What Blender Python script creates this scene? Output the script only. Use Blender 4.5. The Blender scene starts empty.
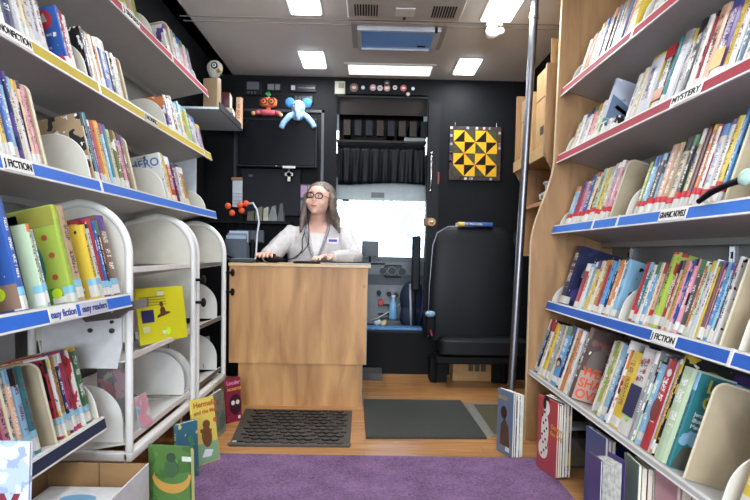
import bpy, bmesh, math, random
from math import radians, sin, cos, pi, atan, tan
from mathutils import Matrix, Vector
random.seed(7)
C = bpy.context.scene.collection

# ------------------------------------------------------------ camera
F = 600.0; CH = 0.9
camM = Matrix.Rotation(-atan(8/F), 4, 'Z') @ Matrix.Rotation(pi/2+radians(-3), 4, 'X') @ Matrix.Rotation(radians(1.1), 4, 'Z')
cd = bpy.data.cameras.new('camera'); cam = bpy.data.objects.new('camera', cd); C.objects.link(cam)
cam.matrix_world = Matrix.Translation((0, 0, CH)) @ camM
cd.sensor_width = 36; cd.lens = F/750*36; cd.shift_y = 0.04612; cd.clip_start = 0.02
bpy.context.scene.camera = cam
PCX, PCY = 375.0, 284.593
def ray(px, py):
    w = camM.to_3x3() @ Vector(((px-PCX)/F, -(py-PCY)/F, -1)); return w/w.y
def at(px, py, Y=None, X=None, Z=None):
    w = ray(px, py)
    t = Y if Y is not None else (X/w.x if X is not None else (Z-CH)/w.z)
    return w*t + Vector((0, 0, CH))

# ------------------------------------------------------------ world, sun, exposure
world = bpy.data.worlds.new('sky'); bpy.context.scene.world = world; world.use_nodes = True
wn = world.node_tree; wn.nodes.clear()
wo = wn.nodes.new('ShaderNodeOutputWorld'); wb = wn.nodes.new('ShaderNodeBackground')
wb.inputs['Color'].default_value = (0.72, 0.86, 1.0, 1); wb.inputs['Strength'].default_value = 4.5
wn.links.new(wb.outputs[0], wo.inputs[0])
sl = bpy.data.lights.new('sun', 'SUN'); sl.energy = 5.0; sl.angle = radians(2); sl.color = (1, .97, .92)
sun = bpy.data.objects.new('sun', sl); C.objects.link(sun); sun.rotation_euler = (radians(-50), 0, radians(-25)); sun.location = (2, 12, 8)
vs = bpy.context.scene.view_settings
vs.view_transform = 'Standard'; vs.look = 'None'; vs.gamma = 1; vs.use_curve_mapping = False; vs.exposure = 0.6

# ------------------------------------------------------------ materials
def srgb(h):
    h = h.lstrip('#'); v = [int(h[i:i+2], 16)/255 for i in (0, 2, 4)]
    return tuple(((c/12.92) if c <= .04045 else ((c+.055)/1.055)**2.4) for c in v)
def newmat(name):
    m = bpy.data.materials.new(name); m.use_nodes = True; nt = m.node_tree
    return m, nt, nt.nodes['Principled BSDF']
MC = {}
def mat(hexc, rough=.5, metal=0, name=None, var=.06, scale=30, emit=0, bump=0, coat=0):
    key = (hexc, rough, metal, var, scale, emit, bump, coat)
    if key in MC: return MC[key]
    m, nt, b = newmat(name or 'paint_'+hexc.strip('#')); c = srgb(hexc)
    b.inputs['Roughness'].default_value = rough; b.inputs['Metallic'].default_value = metal
    if max(c) < .025: b.inputs['Specular IOR Level'].default_value = .18
    if coat: b.inputs['Coat Weight'].default_value = coat
    if var or bump:
        tc = nt.nodes.new('ShaderNodeTexCoord'); n = nt.nodes.new('ShaderNodeTexNoise')
        n.inputs['Scale'].default_value = scale; n.inputs['Detail'].default_value = 4
        nt.links.new(tc.outputs['Object'], n.inputs['Vector'])
        r = nt.nodes.new('ShaderNodeMapRange'); r.inputs[3].default_value = 1-var; r.inputs[4].default_value = 1+var
        r.inputs[1].default_value = .3; r.inputs[2].default_value = .7
        nt.links.new(n.outputs['Fac'], r.inputs[0])
        mx = nt.nodes.new('ShaderNodeVectorMath'); mx.operation = 'SCALE'; mx.inputs[0].default_value = c
        nt.links.new(r.outputs[0], mx.inputs['Scale']); nt.links.new(mx.outputs[0], b.inputs['Base Color'])
        if bump:
            bp = nt.nodes.new('ShaderNodeBump'); bp.inputs['Strength'].default_value = bump; bp.inputs['Distance'].default_value = .004
            nt.links.new(n.outputs['Fac'], bp.inputs['Height']); nt.links.new(bp.outputs[0], b.inputs['Normal'])
    else: b.inputs['Base Color'].default_value = (*c, 1)
    if emit:
        b.inputs['Emission Color'].default_value = (*c, 1); b.inputs['Emission Strength'].default_value = emit
    MC[key] = m; return m
def woodmat(name, a, bcol, axis=(1, 1, 1), sc=3, rough=.4, planks=None, knots=False):
    m, nt, b = newmat(name); tc = nt.nodes.new('ShaderNodeTexCoord'); mp = nt.nodes.new('ShaderNodeMapping')
    mp.inputs['Scale'].default_value = axis; nt.links.new(tc.outputs['Object'], mp.inputs[0])
    n = nt.nodes.new('ShaderNodeTexNoise'); n.inputs['Scale'].default_value = sc; n.inputs['Detail'].default_value = 6; n.inputs['Distortion'].default_value = .6
    nt.links.new(mp.outputs[0], n.inputs['Vector'])
    cr = nt.nodes.new('ShaderNodeValToRGB'); cr.color_ramp.elements[0].position = .32; cr.color_ramp.elements[1].position = .7
    cr.color_ramp.elements[0].color = (*srgb(a), 1); cr.color_ramp.elements[1].color = (*srgb(bcol), 1)
    nt.links.new(n.outputs['Fac'], cr.inputs[0]); out = cr.outputs[0]
    if planks:
        br = nt.nodes.new('ShaderNodeTexBrick'); br.inputs['Scale'].default_value = 1
        br.inputs['Brick Width'].default_value = planks[0]; br.inputs['Row Height'].default_value = planks[1]; br.inputs['Mortar Size'].default_value = .0012
        br.inputs['Color1'].default_value = (1, 1, 1, 1); br.inputs['Color2'].default_value = (.8, .8, .8, 1); br.inputs['Mortar'].default_value = (.45, .4, .35, 1)
        nt.links.new(tc.outputs['Object'], br.inputs['Vector'])
        mx = nt.nodes.new('ShaderNodeMix'); mx.data_type = 'RGBA'; mx.blend_type = 'MULTIPLY'; mx.inputs[0].default_value = 1
        nt.links.new(out, mx.inputs[6]); nt.links.new(br.outputs['Color'], mx.inputs[7]); out = mx.outputs[2]
    if knots:
        v = nt.nodes.new('ShaderNodeTexVoronoi'); v.inputs['Scale'].default_value = 1.0
        mp2 = nt.nodes.new('ShaderNodeMapping'); mp2.inputs['Scale'].default_value = (6.5, 1, 4); nt.links.new(tc.outputs['Object'], mp2.inputs[0]); nt.links.new(mp2.outputs[0], v.inputs['Vector'])
        cr2 = nt.nodes.new('ShaderNodeValToRGB'); cr2.color_ramp.elements[0].position = .02; cr2.color_ramp.elements[1].position = .06
        cr2.color_ramp.elements[0].color = (.25, .16, .08, 1); cr2.color_ramp.elements[1].color = (1, 1, 1, 1)
        nt.links.new(v.outputs['Distance'], cr2.inputs[0])
        mx = nt.nodes.new('ShaderNodeMix'); mx.data_type = 'RGBA'; mx.blend_type = 'MULTIPLY'; mx.inputs[0].default_value = 1
        nt.links.new(out, mx.inputs[6]); nt.links.new(cr2.outputs[0], mx.inputs[7]); out = mx.outputs[2]
    nt.links.new(out, b.inputs['Base Color']); b.inputs['Roughness'].default_value = rough
    return m
DESKW = woodmat('maple_veneer', '#9c6c3a', '#cd9c62', (5, 5, .9), 2.2, .45, knots=True)
PANELW = woodmat('plywood_panel', '#8f6943', '#b58b5b', (6, 6, 1), 2.5, .5)
FLOORW = woodmat('wood_floor', '#a8703f', '#cf9a62', (.8, 8, 1), 4, .33, planks=(1.1, .09))
CARD = woodmat('cardboard', '#a98455', '#bd9663', (1, 1, 1), 8, .8)
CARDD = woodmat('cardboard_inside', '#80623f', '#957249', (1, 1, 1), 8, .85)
WHITE = mat('#dcdad4', .4, name='white_enamel', var=.02); CREAM = mat('#cfcabb', .5, name='cream_divider', var=.03)
TAN = mat('#a8987c', .55, name='beige_divider', var=.04); SHELF = mat('#aaa8a4', .45, name='grey_shelf_metal', var=.03)
BLACK = mat('#0b0b0f', .6, name='black_panel', var=.1); BLACKF = mat('#0c0d12', .85, name='black_fabric', var=.2, bump=.3)
CHROME = mat('#c8c8c8', .25, 1, name='brushed_steel', var=.03); PAGES = mat('#e6dfcc', .8, name='paper_pages', var=.08, scale=300)
LEATHER = mat('#17181b', .45, name='black_vinyl', var=.1, scale=90, bump=.25)
def rug_mat():
    m, nt, b = newmat('purple_carpet'); tc = nt.nodes.new('ShaderNodeTexCoord')
    n = nt.nodes.new('ShaderNodeTexNoise'); n.inputs['Scale'].default_value = 130; n.inputs['Detail'].default_value = 5
    n2 = nt.nodes.new('ShaderNodeTexNoise'); n2.inputs['Scale'].default_value = 7
    nt.links.new(tc.outputs['Object'], n.inputs['Vector']); nt.links.new(tc.outputs['Object'], n2.inputs['Vector'])
    ad = nt.nodes.new('ShaderNodeMath'); ad.operation = 'MULTIPLY_ADD'; ad.inputs[1].default_value = .5; nt.links.new(n2.outputs['Fac'], ad.inputs[0]); nt.links.new(n.outputs['Fac'], ad.inputs[2])
    cr = nt.nodes.new('ShaderNodeValToRGB'); cr.color_ramp.elements[0].position = .5; cr.color_ramp.elements[1].position = .95
    cr.color_ramp.elements[0].color = (*srgb('#4e3554'), 1); cr.color_ramp.elements[1].color = (*srgb('#856389'), 1)
    nt.links.new(ad.outputs[0], cr.inputs[0]); nt.links.new(cr.outputs[0], b.inputs['Base Color'])
    bp = nt.nodes.new('ShaderNodeBump'); bp.inputs['Strength'].default_value = .6; bp.inputs['Distance'].default_value = .004
    nt.links.new(n.outputs['Fac'], bp.inputs['Height']); nt.links.new(bp.outputs[0], b.inputs['Normal']); b.inputs['Roughness'].default_value = .95
    return m
RUG = rug_mat()
def glass_mat(name, tint, mixf=.06):
    m, nt, b = newmat(name); nt.nodes.remove(b); o = nt.nodes['Material Output']
    t = nt.nodes.new('ShaderNodeBsdfTransparent'); t.inputs[0].default_value = (*tint, 1)
    g = nt.nodes.new('ShaderNodeBsdfGlossy'); g.inputs['Roughness'].default_value = .02
    mx = nt.nodes.new('ShaderNodeMixShader'); mx.inputs[0].default_value = mixf
    nt.links.new(t.outputs[0], mx.inputs[1]); nt.links.new(g.outputs[0], mx.inputs[2]); nt.links.new(mx.outputs[0], o.inputs[0]); return m
GLASS = glass_mat('window_glass', (.94, .97, .98)); TUB = glass_mat('clear_plastic', (.78, .8, .82), .25)
# covers: colours and sizes come from the book's own properties
def attr(nt, n):
    a = nt.nodes.new('ShaderNodeAttribute'); a.attribute_type = 'OBJECT'; a.attribute_name = n; return a
def math_(nt, op, a, b=None, c=None):
    n = nt.nodes.new('ShaderNodeMath'); n.operation = op
    for i, v in enumerate((a, b, c)):
        if v is None: continue
        if isinstance(v, (int, float)): n.inputs[i].default_value = v
        else: nt.links.new(v, n.inputs[i])
    return n.outputs[0]
def mixc(nt, f, a, b):
    n = nt.nodes.new('ShaderNodeMix'); n.data_type = 'RGBA'
    nt.links.new(f, n.inputs[0]); nt.links.new(a, n.inputs[6]); nt.links.new(b, n.inputs[7]); return n.outputs[2]
def cover_mat():
    m, nt, b = newmat('book_cover'); tc = nt.nodes.new('ShaderNodeTexCoord')
    c1, c2, c3, pr = (attr(nt, k) for k in ('c1', 'c2', 'c3', 'pr'))   # pr = (height, seed, art amount)
    sp = nt.nodes.new('ShaderNodeSeparateXYZ'); nt.links.new(tc.outputs['Object'], sp.inputs[0])
    sn = nt.nodes.new('ShaderNodeSeparateXYZ'); nt.links.new(tc.outputs['Normal'], sn.inputs[0])
    ps = nt.nodes.new('ShaderNodeSeparateXYZ'); nt.links.new(pr.outputs['Vector'], ps.inputs[0])
    H, SD, ART = ps.outputs
    spine = math_(nt, 'LESS_THAN', sn.outputs[1], -.5); zr = math_(nt, 'DIVIDE', sp.outputs[2], H)
    off = nt.nodes.new('ShaderNodeCombineXYZ')
    nt.links.new(math_(nt, 'MULTIPLY', SD, 3.7), off.inputs[0]); nt.links.new(SD, off.inputs[1]); nt.links.new(math_(nt, 'MULTIPLY', SD, 1.3), off.inputs[2])
    vv = nt.nodes.new('ShaderNodeVectorMath'); nt.links.new(tc.outputs['Object'], vv.inputs[0]); nt.links.new(off.outputs[0], vv.inputs[1])
    n1 = nt.nodes.new('ShaderNodeTexNoise'); n1.inputs['Scale'].default_value = 16; n1.inputs['Detail'].default_value = 2; nt.links.new(vv.outputs[0], n1.inputs['Vector'])
    n2 = nt.nodes.new('ShaderNodeTexNoise'); n2.inputs['Scale'].default_value = 34; n2.inputs['Detail'].default_value = 3; nt.links.new(vv.outputs[0], n2.inputs['Vector'])
    blob = math_(nt, 'GREATER_THAN', math_(nt, 'ADD', n1.outputs['Fac'], math_(nt, 'MULTIPLY', ART, .16)), .62)
    blob2 = math_(nt, 'GREATER_THAN', math_(nt, 'ADD', n2.outputs['Fac'], math_(nt, 'MULTIPLY', ART, .1)), .68)
    col = mixc(nt, blob, c1.outputs['Color'], c2.outputs['Color']); col = mixc(nt, blob2, col, c3.outputs['Color'])
    # lettering band along the spine
    mp = nt.nodes.new('ShaderNodeMapping'); mp.inputs['Scale'].default_value = (130, 60, 260); nt.links.new(vv.outputs[0], mp.inputs[0])
    n3 = nt.nodes.new('ShaderNodeTexNoise'); n3.inputs['Scale'].default_value = 1.3; nt.links.new(mp.outputs[0], n3.inputs['Vector'])
    n4 = nt.nodes.new('ShaderNodeTexNoise'); n4.noise_dimensions = '1D'; n4.inputs['Scale'].default_value = 30; nt.links.new(math_(nt, 'ADD', sp.outputs[2], SD), n4.inputs['W'])
    band = math_(nt, 'MULTIPLY', math_(nt, 'GREATER_THAN', zr, .3), math_(nt, 'LESS_THAN', zr, .88))
    TT = attr(nt, 'th').outputs['Fac']; mid = math_(nt, 'LESS_THAN', math_(nt, 'ABSOLUTE', math_(nt, 'SUBTRACT', math_(nt, 'DIVIDE', sp.outputs[0], TT), .5)), .24)
    let = math_(nt, 'MULTIPLY', math_(nt, 'MULTIPLY', math_(nt, 'MULTIPLY', band, mid), spine), math_(nt, 'MULTIPLY', math_(nt, 'GREATER_THAN', n3.outputs['Fac'], .5), math_(nt, 'GREATER_THAN', n4.outputs['Fac'], .46)))
    top = math_(nt, 'MULTIPLY', spine, math_(nt, 'GREATER_THAN', math_(nt, 'ADD', zr, math_(nt, 'MULTIPLY', math_(nt, 'SINE', math_(nt, 'MULTIPLY', SD, 9.1)), .12)), .93))
    sc = mixc(nt, spine, col, c1.outputs['Color']); sc = mixc(nt, let, sc, c3.outputs['Color']); sc = mixc(nt, top, sc, c2.outputs['Color'])
    nt.links.new(sc, b.inputs['Base Color']); b.inputs['Roughness'].default_value = .32
    return m
COVER = cover_mat()

# ------------------------------------------------------------ mesh helpers
class MB:
    def __init__(s): s.bm = bmesh.new(); s.n = 0
    def _tag(s, geom, mi):
        for f in geom:
            f.material_index = mi
    def box(s, x0, x1, y0, y1, z0, z1, mi=0, M=None, bev=0):
        r = bmesh.ops.create_cube(s.bm, size=1)['verts']
        T = Matrix.Translation(((x0+x1)/2, (y0+y1)/2, (z0+z1)/2)) @ Matrix.Diagonal((x1-x0, y1-y0, z1-z0, 1))
        bmesh.ops.transform(s.bm, matrix=T, verts=r)
        fs = list({f for v in r for f in v.link_faces}); s._tag(fs, mi)
        if bev:
            es = list({e for v in r for e in v.link_edges})
            g = bmesh.ops.bevel(s.bm, geom=es, offset=bev, segments=3, affect='EDGES', profile=.5)
            r = list({v for f in g['faces'] for v in f.verts} | {v for v in r if v.is_valid})
        if M: bmesh.ops.transform(s.bm, matrix=M, verts=r)
        return s
    def prism(s, pts, x0, x1, plane='yz', mi=0, M=None):
        """extrude polygon pts along the remaining axis"""
        def mk(a, b, t):
            return {'yz': (t, a, b), 'xz': (a, t, b), 'xy': (a, b, t)}[plane]
        A = [s.bm.verts.new(mk(a, b, x0)) for a, b in pts]; B = [s.bm.verts.new(mk(a, b, x1)) for a, b in pts]
        n = len(pts); fs = [s.bm.faces.new(A[::-1]), s.bm.faces.new(B)]
        for i in range(n): fs.append(s.bm.faces.new((A[i], A[(i+1) % n], B[(i+1) % n], B[i])))
        s._tag(fs, mi)
        if M: bmesh.ops.transform(s.bm, matrix=M, verts=A+B)
        return s
    def tube(s, pts, r, seg=10, mi=0, cap=True, sx=1):
        pts = [Vector(p) for p in pts]; rr = r if isinstance(r, (list, tuple)) else [r]*len(pts)
        rings = []; prev = None
        for i, p in enumerate(pts):
            d = (pts[min(i+1, len(pts)-1)]-pts[max(i-1, 0)]).normalized()
            if prev is None: u = d.orthogonal().normalized()
            else: u = (prev-d*prev.dot(d)).normalized()
            prev = u; w = d.cross(u)
            e = rr[i] if isinstance(rr[i], (tuple, list)) else (rr[i], rr[i])
            rings.append([s.bm.verts.new(p+u*(e[0]*cos(2*pi*k/seg))+w*(e[1]*sin(2*pi*k/seg))) for k in range(seg)])
        fs = []
        for a, b in zip(rings, rings[1:]):
            for k in range(seg): fs.append(s.bm.faces.new((a[k], a[(k+1) % seg], b[(k+1) % seg], b[k])))
        if cap: fs += [s.bm.faces.new(rings[0][::-1]), s.bm.faces.new(rings[-1])]
        s._tag(fs, mi)
        return s
    def rings(s, rs, seg=24, mi=0, M=None, pw=2.0):
        """loft of horizontal super-ellipses (cx,cy,z,rx,ry)"""
        R = []
        for cx, cy, z, rx, ry in rs:
            ring = []
            for k in range(seg):
                a = 2*pi*k/seg; ca, sa = cos(a), sin(a); e = 2/pw
                ring.append(s.bm.verts.new((cx+rx*math.copysign(abs(ca)**e, ca), cy+ry*math.copysign(abs(sa)**e, sa), z)))
            R.append(ring)
        fs = []
        for a, b in zip(R, R[1:]):
            for k in range(seg): fs.append(s.bm.faces.new((a[k], a[(k+1) % seg], b[(k+1) % seg], b[k])))
        fs += [s.bm.faces.new(R[0][::-1]), s.bm.faces.new(R[-1])]; s._tag(fs, mi)
        if M: bmesh.ops.transform(s.bm, matrix=M, verts=[v for r in R for v in r])
        return s
    def ball(s, c, r, mi=0, seg=16, M=None):
        v = bmesh.ops.create_uvsphere(s.bm, u_segments=seg, v_segments=max(6, seg//2+2), radius=1)['verts']
        e = r if isinstance(r, (tuple, list)) else (r, r, r)
        T = Matrix.Translation(c) @ (M or Matrix()) @ Matrix.Diagonal((*e, 1))
        bmesh.ops.transform(s.bm, matrix=T, verts=v); s._tag({f for q in v for f in q.link_faces}, mi); return s
    def build(s, name, mats, parent=None, smooth=False, M=None):
        bmesh.ops.recalc_face_normals(s.bm, faces=s.bm.faces)
        me = bpy.data.meshes.new(name); s.bm.to_mesh(me); s.bm.free()
        for m in (mats if isinstance(mats, (list, tuple)) else [mats]): me.materials.append(m)
        if smooth:
            for p in me.polygons: p.use_smooth = True
            if smooth != 'full' and hasattr(me, 'set_sharp_from_angle'): me.set_sharp_from_angle(angle=radians(40))
        o = bpy.data.objects.new(name, me); C.objects.link(o)
        if parent: o.parent = parent
        if M is not None: o.matrix_basis = M
        return o
def tag(o, label=None, cat=None, group=None, kind=None):
    if label: o['label'] = label
    if cat: o['category'] = cat
    if group: o['group'] = group
    if kind: o['kind'] = kind
    return o
def empty(name, M, label, cat, group=None):
    o = bpy.data.objects.new(name, None); C.objects.link(o); o.empty_display_size = .05
    o.matrix_world = M if isinstance(M, Matrix) else Matrix.Translation(M)
    return tag(o, label, cat, group)
def struct(name, mb, m, parent=None, smooth=False):
    o = mb.build(name, m, parent, smooth)
    if not parent: o['kind'] = 'structure'
    return o
def text(name, body, size, M, m, parent, ext=.0006, align='CENTER', sx=1, bold=.02):
    cu = bpy.data.curves.new(name, 'FONT'); cu.body = body; cu.size = size; cu.offset = size*bold; cu.extrude = ext; cu.align_x = align; cu.align_y = 'CENTER'
    t = bpy.data.objects.new(name, cu); C.objects.link(t)
    dg = bpy.context.evaluated_depsgraph_get(); me = bpy.data.meshes.new_from_object(t.evaluated_get(dg)); bpy.data.objects.remove(t)
    me.materials.clear(); me.materials.append(m)
    o = bpy.data.objects.new(name, me); C.objects.link(o); o.parent = parent; o.matrix_basis = M @ Matrix.Diagonal((sx, 1, 1, 1)); return o
def basis(o, x, y, z):
    x, y, z = Vector(x), Vector(y), Vector(z)
    return Matrix(((x.x, y.x, z.x, o[0]), (x.y, y.y, z.y, o[1]), (x.z, y.z, z.z, o[2]), (0, 0, 0, 1)))

# ------------------------------------------------------------ shell
CE = 2.175
struct('floor', MB().box(-1.25, 1.25, -2.6, 4.47, -.04, 0), FLOORW)
struct('ceiling', MB().box(-1.08, 1.25, -2.6, 4.47, CE, CE+.03).prism([(-1.08, CE), (-1.0, CE), (-1.0, CE+.03), (-1.08, CE+.03)], -2.6, 4.47, 'xz'), mat('#dedcd4', .55, name='ceiling_panel', var=.03, scale=2))
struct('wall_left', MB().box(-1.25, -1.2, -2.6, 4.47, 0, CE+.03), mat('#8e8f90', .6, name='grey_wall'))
struct('wall_right', MB().box(1.25, 1.3, -2.6, 4.47, 0, CE+.03), mat('#77787a', .6, name='grey_wall_dark'))  # darker grey than the left wall
struct('wall_rear', MB().box(-1.25, 1.3, -2.65, -2.6, 0, .7).box(-1.25, 1.3, -2.65, -2.6, 1.9, CE+.03).box(-1.25, -.8, -2.65, -2.6, .7, 1.9).box(.8, 1.3, -2.65, -2.6, .7, 1.9), mat('#8e8f90', .6, name='grey_wall'))
struct('added_rear_window', MB().box(-.8, .8, -2.63, -2.626, .7, 1.9), glass_mat('added_rear_glass', (.95, .97, 1)))  # unseen window added in the rear wall to bring in light
wl = bpy.data.lights.new('added_rear_fill', 'AREA'); wl.shape = 'RECTANGLE'; wl.size = 1.6; wl.size_y = 1.2; wl.energy = 110; wl.color = (.9, .96, 1)
wlo = bpy.data.objects.new('added_rear_fill', wl); C.objects.link(wlo); wlo.location = (0, -2.7, 1.3); wlo.rotation_euler = (radians(90), 0, 0)  # area lamp added behind the view to brighten the interior
struct('trim_1', MB().prism([(-1.2, 1.9), (-1.08, CE+.0), (-1.2, CE)], -2.6, 4.44, 'xz'), BLACK)
struct('trim_2', MB().box(-1.2, -1.19, 3.5, 4.44, 0, 1.9), BLACK)
struct('trim_3', MB().prism([(1.25, 1.9), (1.12, CE), (1.25, CE)], 3.0, 4.44, 'xz').box(1.235, 1.25, 3.75, 4.44, 0, 1.9), BLACK)
# front partition with the opening into the cab
OX0, OX1 = -.245, .425; SILL = .33; OTOP = 2.06
pt = MB().box(-1.2, OX0, 4.45, 4.5, 0, CE).box(OX1, 1.25, 4.45, 4.5, 0, CE).box(OX0, OX1, 4.45, 4.5, OTOP, CE).box(OX0, OX1, 4.45, 4.5, 0, SILL-.02)
struct('wall_front', pt, BLACK)
# ceiling seams
struct('trim_4', MB().box(-1.05, 1.2, 3.36, 3.366, CE-.003, CE), mat('#908e86', .6))
struct('trim_5', MB().box(-1.05, 1.2, 3.43, 3.434, CE-.003, CE), mat('#9c9a92', .6))
rug = MB().box(-.76, .78, -2.2, 2.6, .001, .011, bev=.004).build('rug', RUG); tag(rug, 'purple low pile rug covering the aisle floor between the book shelves', 'rug')

# ------------------------------------------------------------ shelving
TH = radians(16.5); THL = radians(13)
def th(side): return TH if side > 0 else THL
SH = {  # side, X, Z, Y0, Y1
 'R1': (1, .915, 1.694), 'R2': (1, .905, 1.38), 'R3': (1, .895, 1.045), 'R4': (1, .88, .684), 'R5': (1, .80, .348),
 'L1': (-1, -.93, 1.80), 'L2': (-1, -.92, 1.452), 'L3': (-1, -.88, 1.117), 'L4': (-1, -.787, .749), 'L5': (-1, -.85, .352)}
SPAN = {'R1': (1.0, 2.87), 'R2': (1.0, 2.87), 'R3': (1.0, 2.87), 'R4': (1.0, 2.87), 'R5': (1.0, 2.87),
        'L1': (1.0, 3.46), 'L2': (1.0, 3.5), 'L3': (1.0, 3.46), 'L4': (.95, 1.98), 'L5': (.95, 1.93)}
NAME = {'R1': 'top right shelf', 'R2': 'second right shelf', 'R3': 'third right shelf', 'R4': 'fourth right shelf', 'R5': 'bottom right shelf',
        'L1': 'top left shelf', 'L2': 'yellow-edged left shelf', 'L3': 'third left shelf', 'L4': 'fourth left shelf', 'L5': 'bottom left shelf'}
def frame(s, Y, inset=0, up=0):
    side, X, Z = SH[s]
    a = th(side); u = Vector((side*cos(a), 0, -sin(a))); v = Vector((side*sin(a), 0, cos(a))); x = Vector((0, -side, 0))
    o = Vector((X, Y, Z)) + u*inset + v*up
    return basis(o, x, u, v)
def yat(s, px, inset=0):
    """distance Y at which the shelf line (set back by inset) crosses picture column px"""
    side, X, Z = SH[s]; X = X + side*cos(th(side))*inset; Z = Z - sin(th(side))*inset
    lo, hi = .3, 8.0
    Mi = camM.to_3x3().transposed()
    def pxo(Y):
        c = Mi @ Vector((X, Y, Z-CH)); return PCX+F*c.x/-c.z
    for _ in range(40):
        mid = (lo+hi)/2
        if (pxo(mid) > px) == (side > 0): lo = mid
        else: hi = mid
    return (lo+hi)/2
def edge_colour(s): return {'R1': '#a02234', 'R2': '#9c1c30', 'R3': '#2c6cc4', 'R4': '#1a56b0', 'R5': '#a9a7a2', 'L1': '#a83040', 'L2': '#bda62a', 'L3': '#2f68c4', 'L4': '#1f62c4', 'L5': '#1c2440'}[s]
def shelving(side, keys, label):
    root = empty('shelving_unit', (side*1.1, 2.0, 0), label, 'bookshelf')
    inv = root.matrix_world.inverted()
    for k in keys:
        y0, y1 = SPAN[k]; M = inv @ frame(k, (y0+y1)/2); h = (y1-y0)/2
        dp = .25 if k != 'R5' else .3
        sh = MB().box(-h, h, 0, dp, -.008, 0).box(-h, h, -.004, 0, -.042 if k != 'R5' else -.02, .004).box(-h, h, dp-.01, dp, -.03, .02).build('shelf', SHELF if side > 0 or k != 'L5' else WHITE, root, M=M)
        ec = mat(edge_colour(k), .7, var=.04); lw = -.036 if k != 'R5' else -.014
        MB().box(-h, h, -.0065, -.004, lw, -.004).build('edge_strip', ec, sh); MB().box(-h, h, -.0072, -.0041, -.004, .002).box(-h, h, -.0072, -.0041, lw-.005, lw).build('edge_lip', WHITE, sh)
        if k in ('R4', 'R3', 'L3', 'R1', 'L1', 'L2', 'R2'):
            for px in {'R4': (736,), 'R3': (596, 621), 'L3': (98,), 'R1': (636,), 'L1': (170,), 'L2': (96, 202), 'R2': (678,)}[k]:
                yy = yat(k, px); dx = ((y0+y1)/2-yy)*side
                MB().box(dx-.006, dx+.006, -.009, -.004, -.042, .004).build('joint_clip', WHITE, sh)
    return root, inv
rootR, invR = shelving(1, ['R1', 'R2', 'R3', 'R4', 'R5'], 'right wall bookshelf with red and blue edged tilted shelves and plywood end panel')
rootL, invL = shelving(-1, ['L1', 'L2', 'L3'], 'upper left wall bookshelf with red, yellow and blue edged tilted grey shelves')
rootM, invM = shelving(-1, ['L4', 'L5'], 'lower left bookshelf with two short shelves in front of the white trolleys')
def sub(root, mb, name, m, smooth=False):
    o = mb.build(name, m, root, smooth); o.matrix_basis = root.matrix_world.inverted(); return o
# plywood end panel with the S curved front edge
def panel_pts(top, lowX, upX, zc=1.2, back=1.235):
    pts = [(lowX, 0)]; 
    for i in range(11):
        t = i/10; z = .95+.42*t; s = t*t*(3-2*t); pts.append((lowX+(upX-lowX)*s, z))
    pts += [(upX+.012, top), (back, top), (back, 0)]; return pts
sub(rootR, MB().prism(panel_pts(CE-.002, .785, .885), 2.88, 2.9, 'xz'), 'end_panel', PANELW)
sub(rootR, MB().prism([(a-.002, b) for a, b in panel_pts(CE-.003, .785, .885)[:-2]] + [(a+.001, b) for a, b in panel_pts(CE-.003, .785, .885)[:-2]][::-1], 2.879, 2.901, 'xz'), 'edge_banding', mat('#cdb48c', .5))
gm = mat('#8d8e90', .45, name='grey_back_panel', var=.12, scale=3)
def slanted(side, x0, x1, z0, z1, y0, y1, t=.004):
    return MB().prism([(side*x0, z0), (side*x1, z1), (side*(x1+t), z1), (side*(x0+t), z0)], y0, y1, 'xz')
sub(rootR, slanted(1, 1.165, 1.195, .3, 2.0, .95, 2.878), 'back_panel', gm)
sub(rootM, slanted(-1, 1.15, 1.165, .2, 1.0, .95, 1.98), 'back_panel', mat('#9b9a98', .45, name='light_back_panel', var=.1, scale=3))
sub(rootL, slanted(-1, 1.165, 1.185, 1.08, 1.95, .95, 3.5), 'back_panel', mat('#9b9a98', .45, name='light_back_panel', var=.1, scale=3))
for y in (2.66, 1.9, 1.15):
    up = slanted(1, 1.15, 1.18, .3, 2.0, y-.015, y+.015, .014)
    for k in range(34): 
        z = .34+k*.047; x = 1.15+.03*(z-.3)/1.7; up.box(x-.0012, x+.001, y-.004, y+.004, z, z+.022, 1)
    sub(rootR, up, 'upright', [CHROME, BLACK])
for y in (3.42, 2.66, 1.9, 1.15):
    up = slanted(-1, 1.151, 1.17, 1.08, 1.95, y-.015, y+.015, .014)
    for k in range(16, 33):
        z = .34+k*.047; x = 1.135+.035*(z-.3)/1.65; up.box(-x-.001, -x+.0012, y-.004, y+.004, z, z+.022, 1)
    sub(rootL, up, 'upright', [CHROME, BLACK])
# pale end bay column and papers seen past the left shelves
sub(rootL, MB().box(-1.16, -1.0, 3.505, 3.52, 1.12, 1.45), 'side_panel', mat('#c8ccd0', .5))
# signs on the shelf edges
def sign(k, px0, px1, body, root, inv, col='#e4e2da', tcol='#1a1a1a', size=.026, sx=1):
    ya, yb = yat(k, px0), yat(k, px1); w = abs(ya-yb); M = inv @ frame(k, (ya+yb)/2, -.0072)
    side = SH[k][0]
    s = MB().box(-w/2, w/2, -.002, 0, -.037, -.003).build('shelf_sign', mat(col, .5), root, M=M)
    T = basis((0, -.0024, -.02), (1, 0, 0), (0, 0, 1), (0, -1, 0))
    t = text('sign_lettering', body, size, T, mat(tcol, .6, var=0), s)
    ww = max(v.co.x for v in t.data.vertices)-min(v.co.x for v in t.data.vertices)
    t.matrix_basis = T @ Matrix.Diagonal((min(w*.92/ww, 2.2), 1, 1, 1))
sign('R2', 676, 707, 'MYSTERY', rootR, invR); sign('R3', 664, 692, 'GRAPHIC NOVELS', rootR, invR)
sign('R4', 656, 681, 'J FICTION', rootR, invR); sign('L2', -8, 27, 'NONFICTION', rootL, invL)
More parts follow.
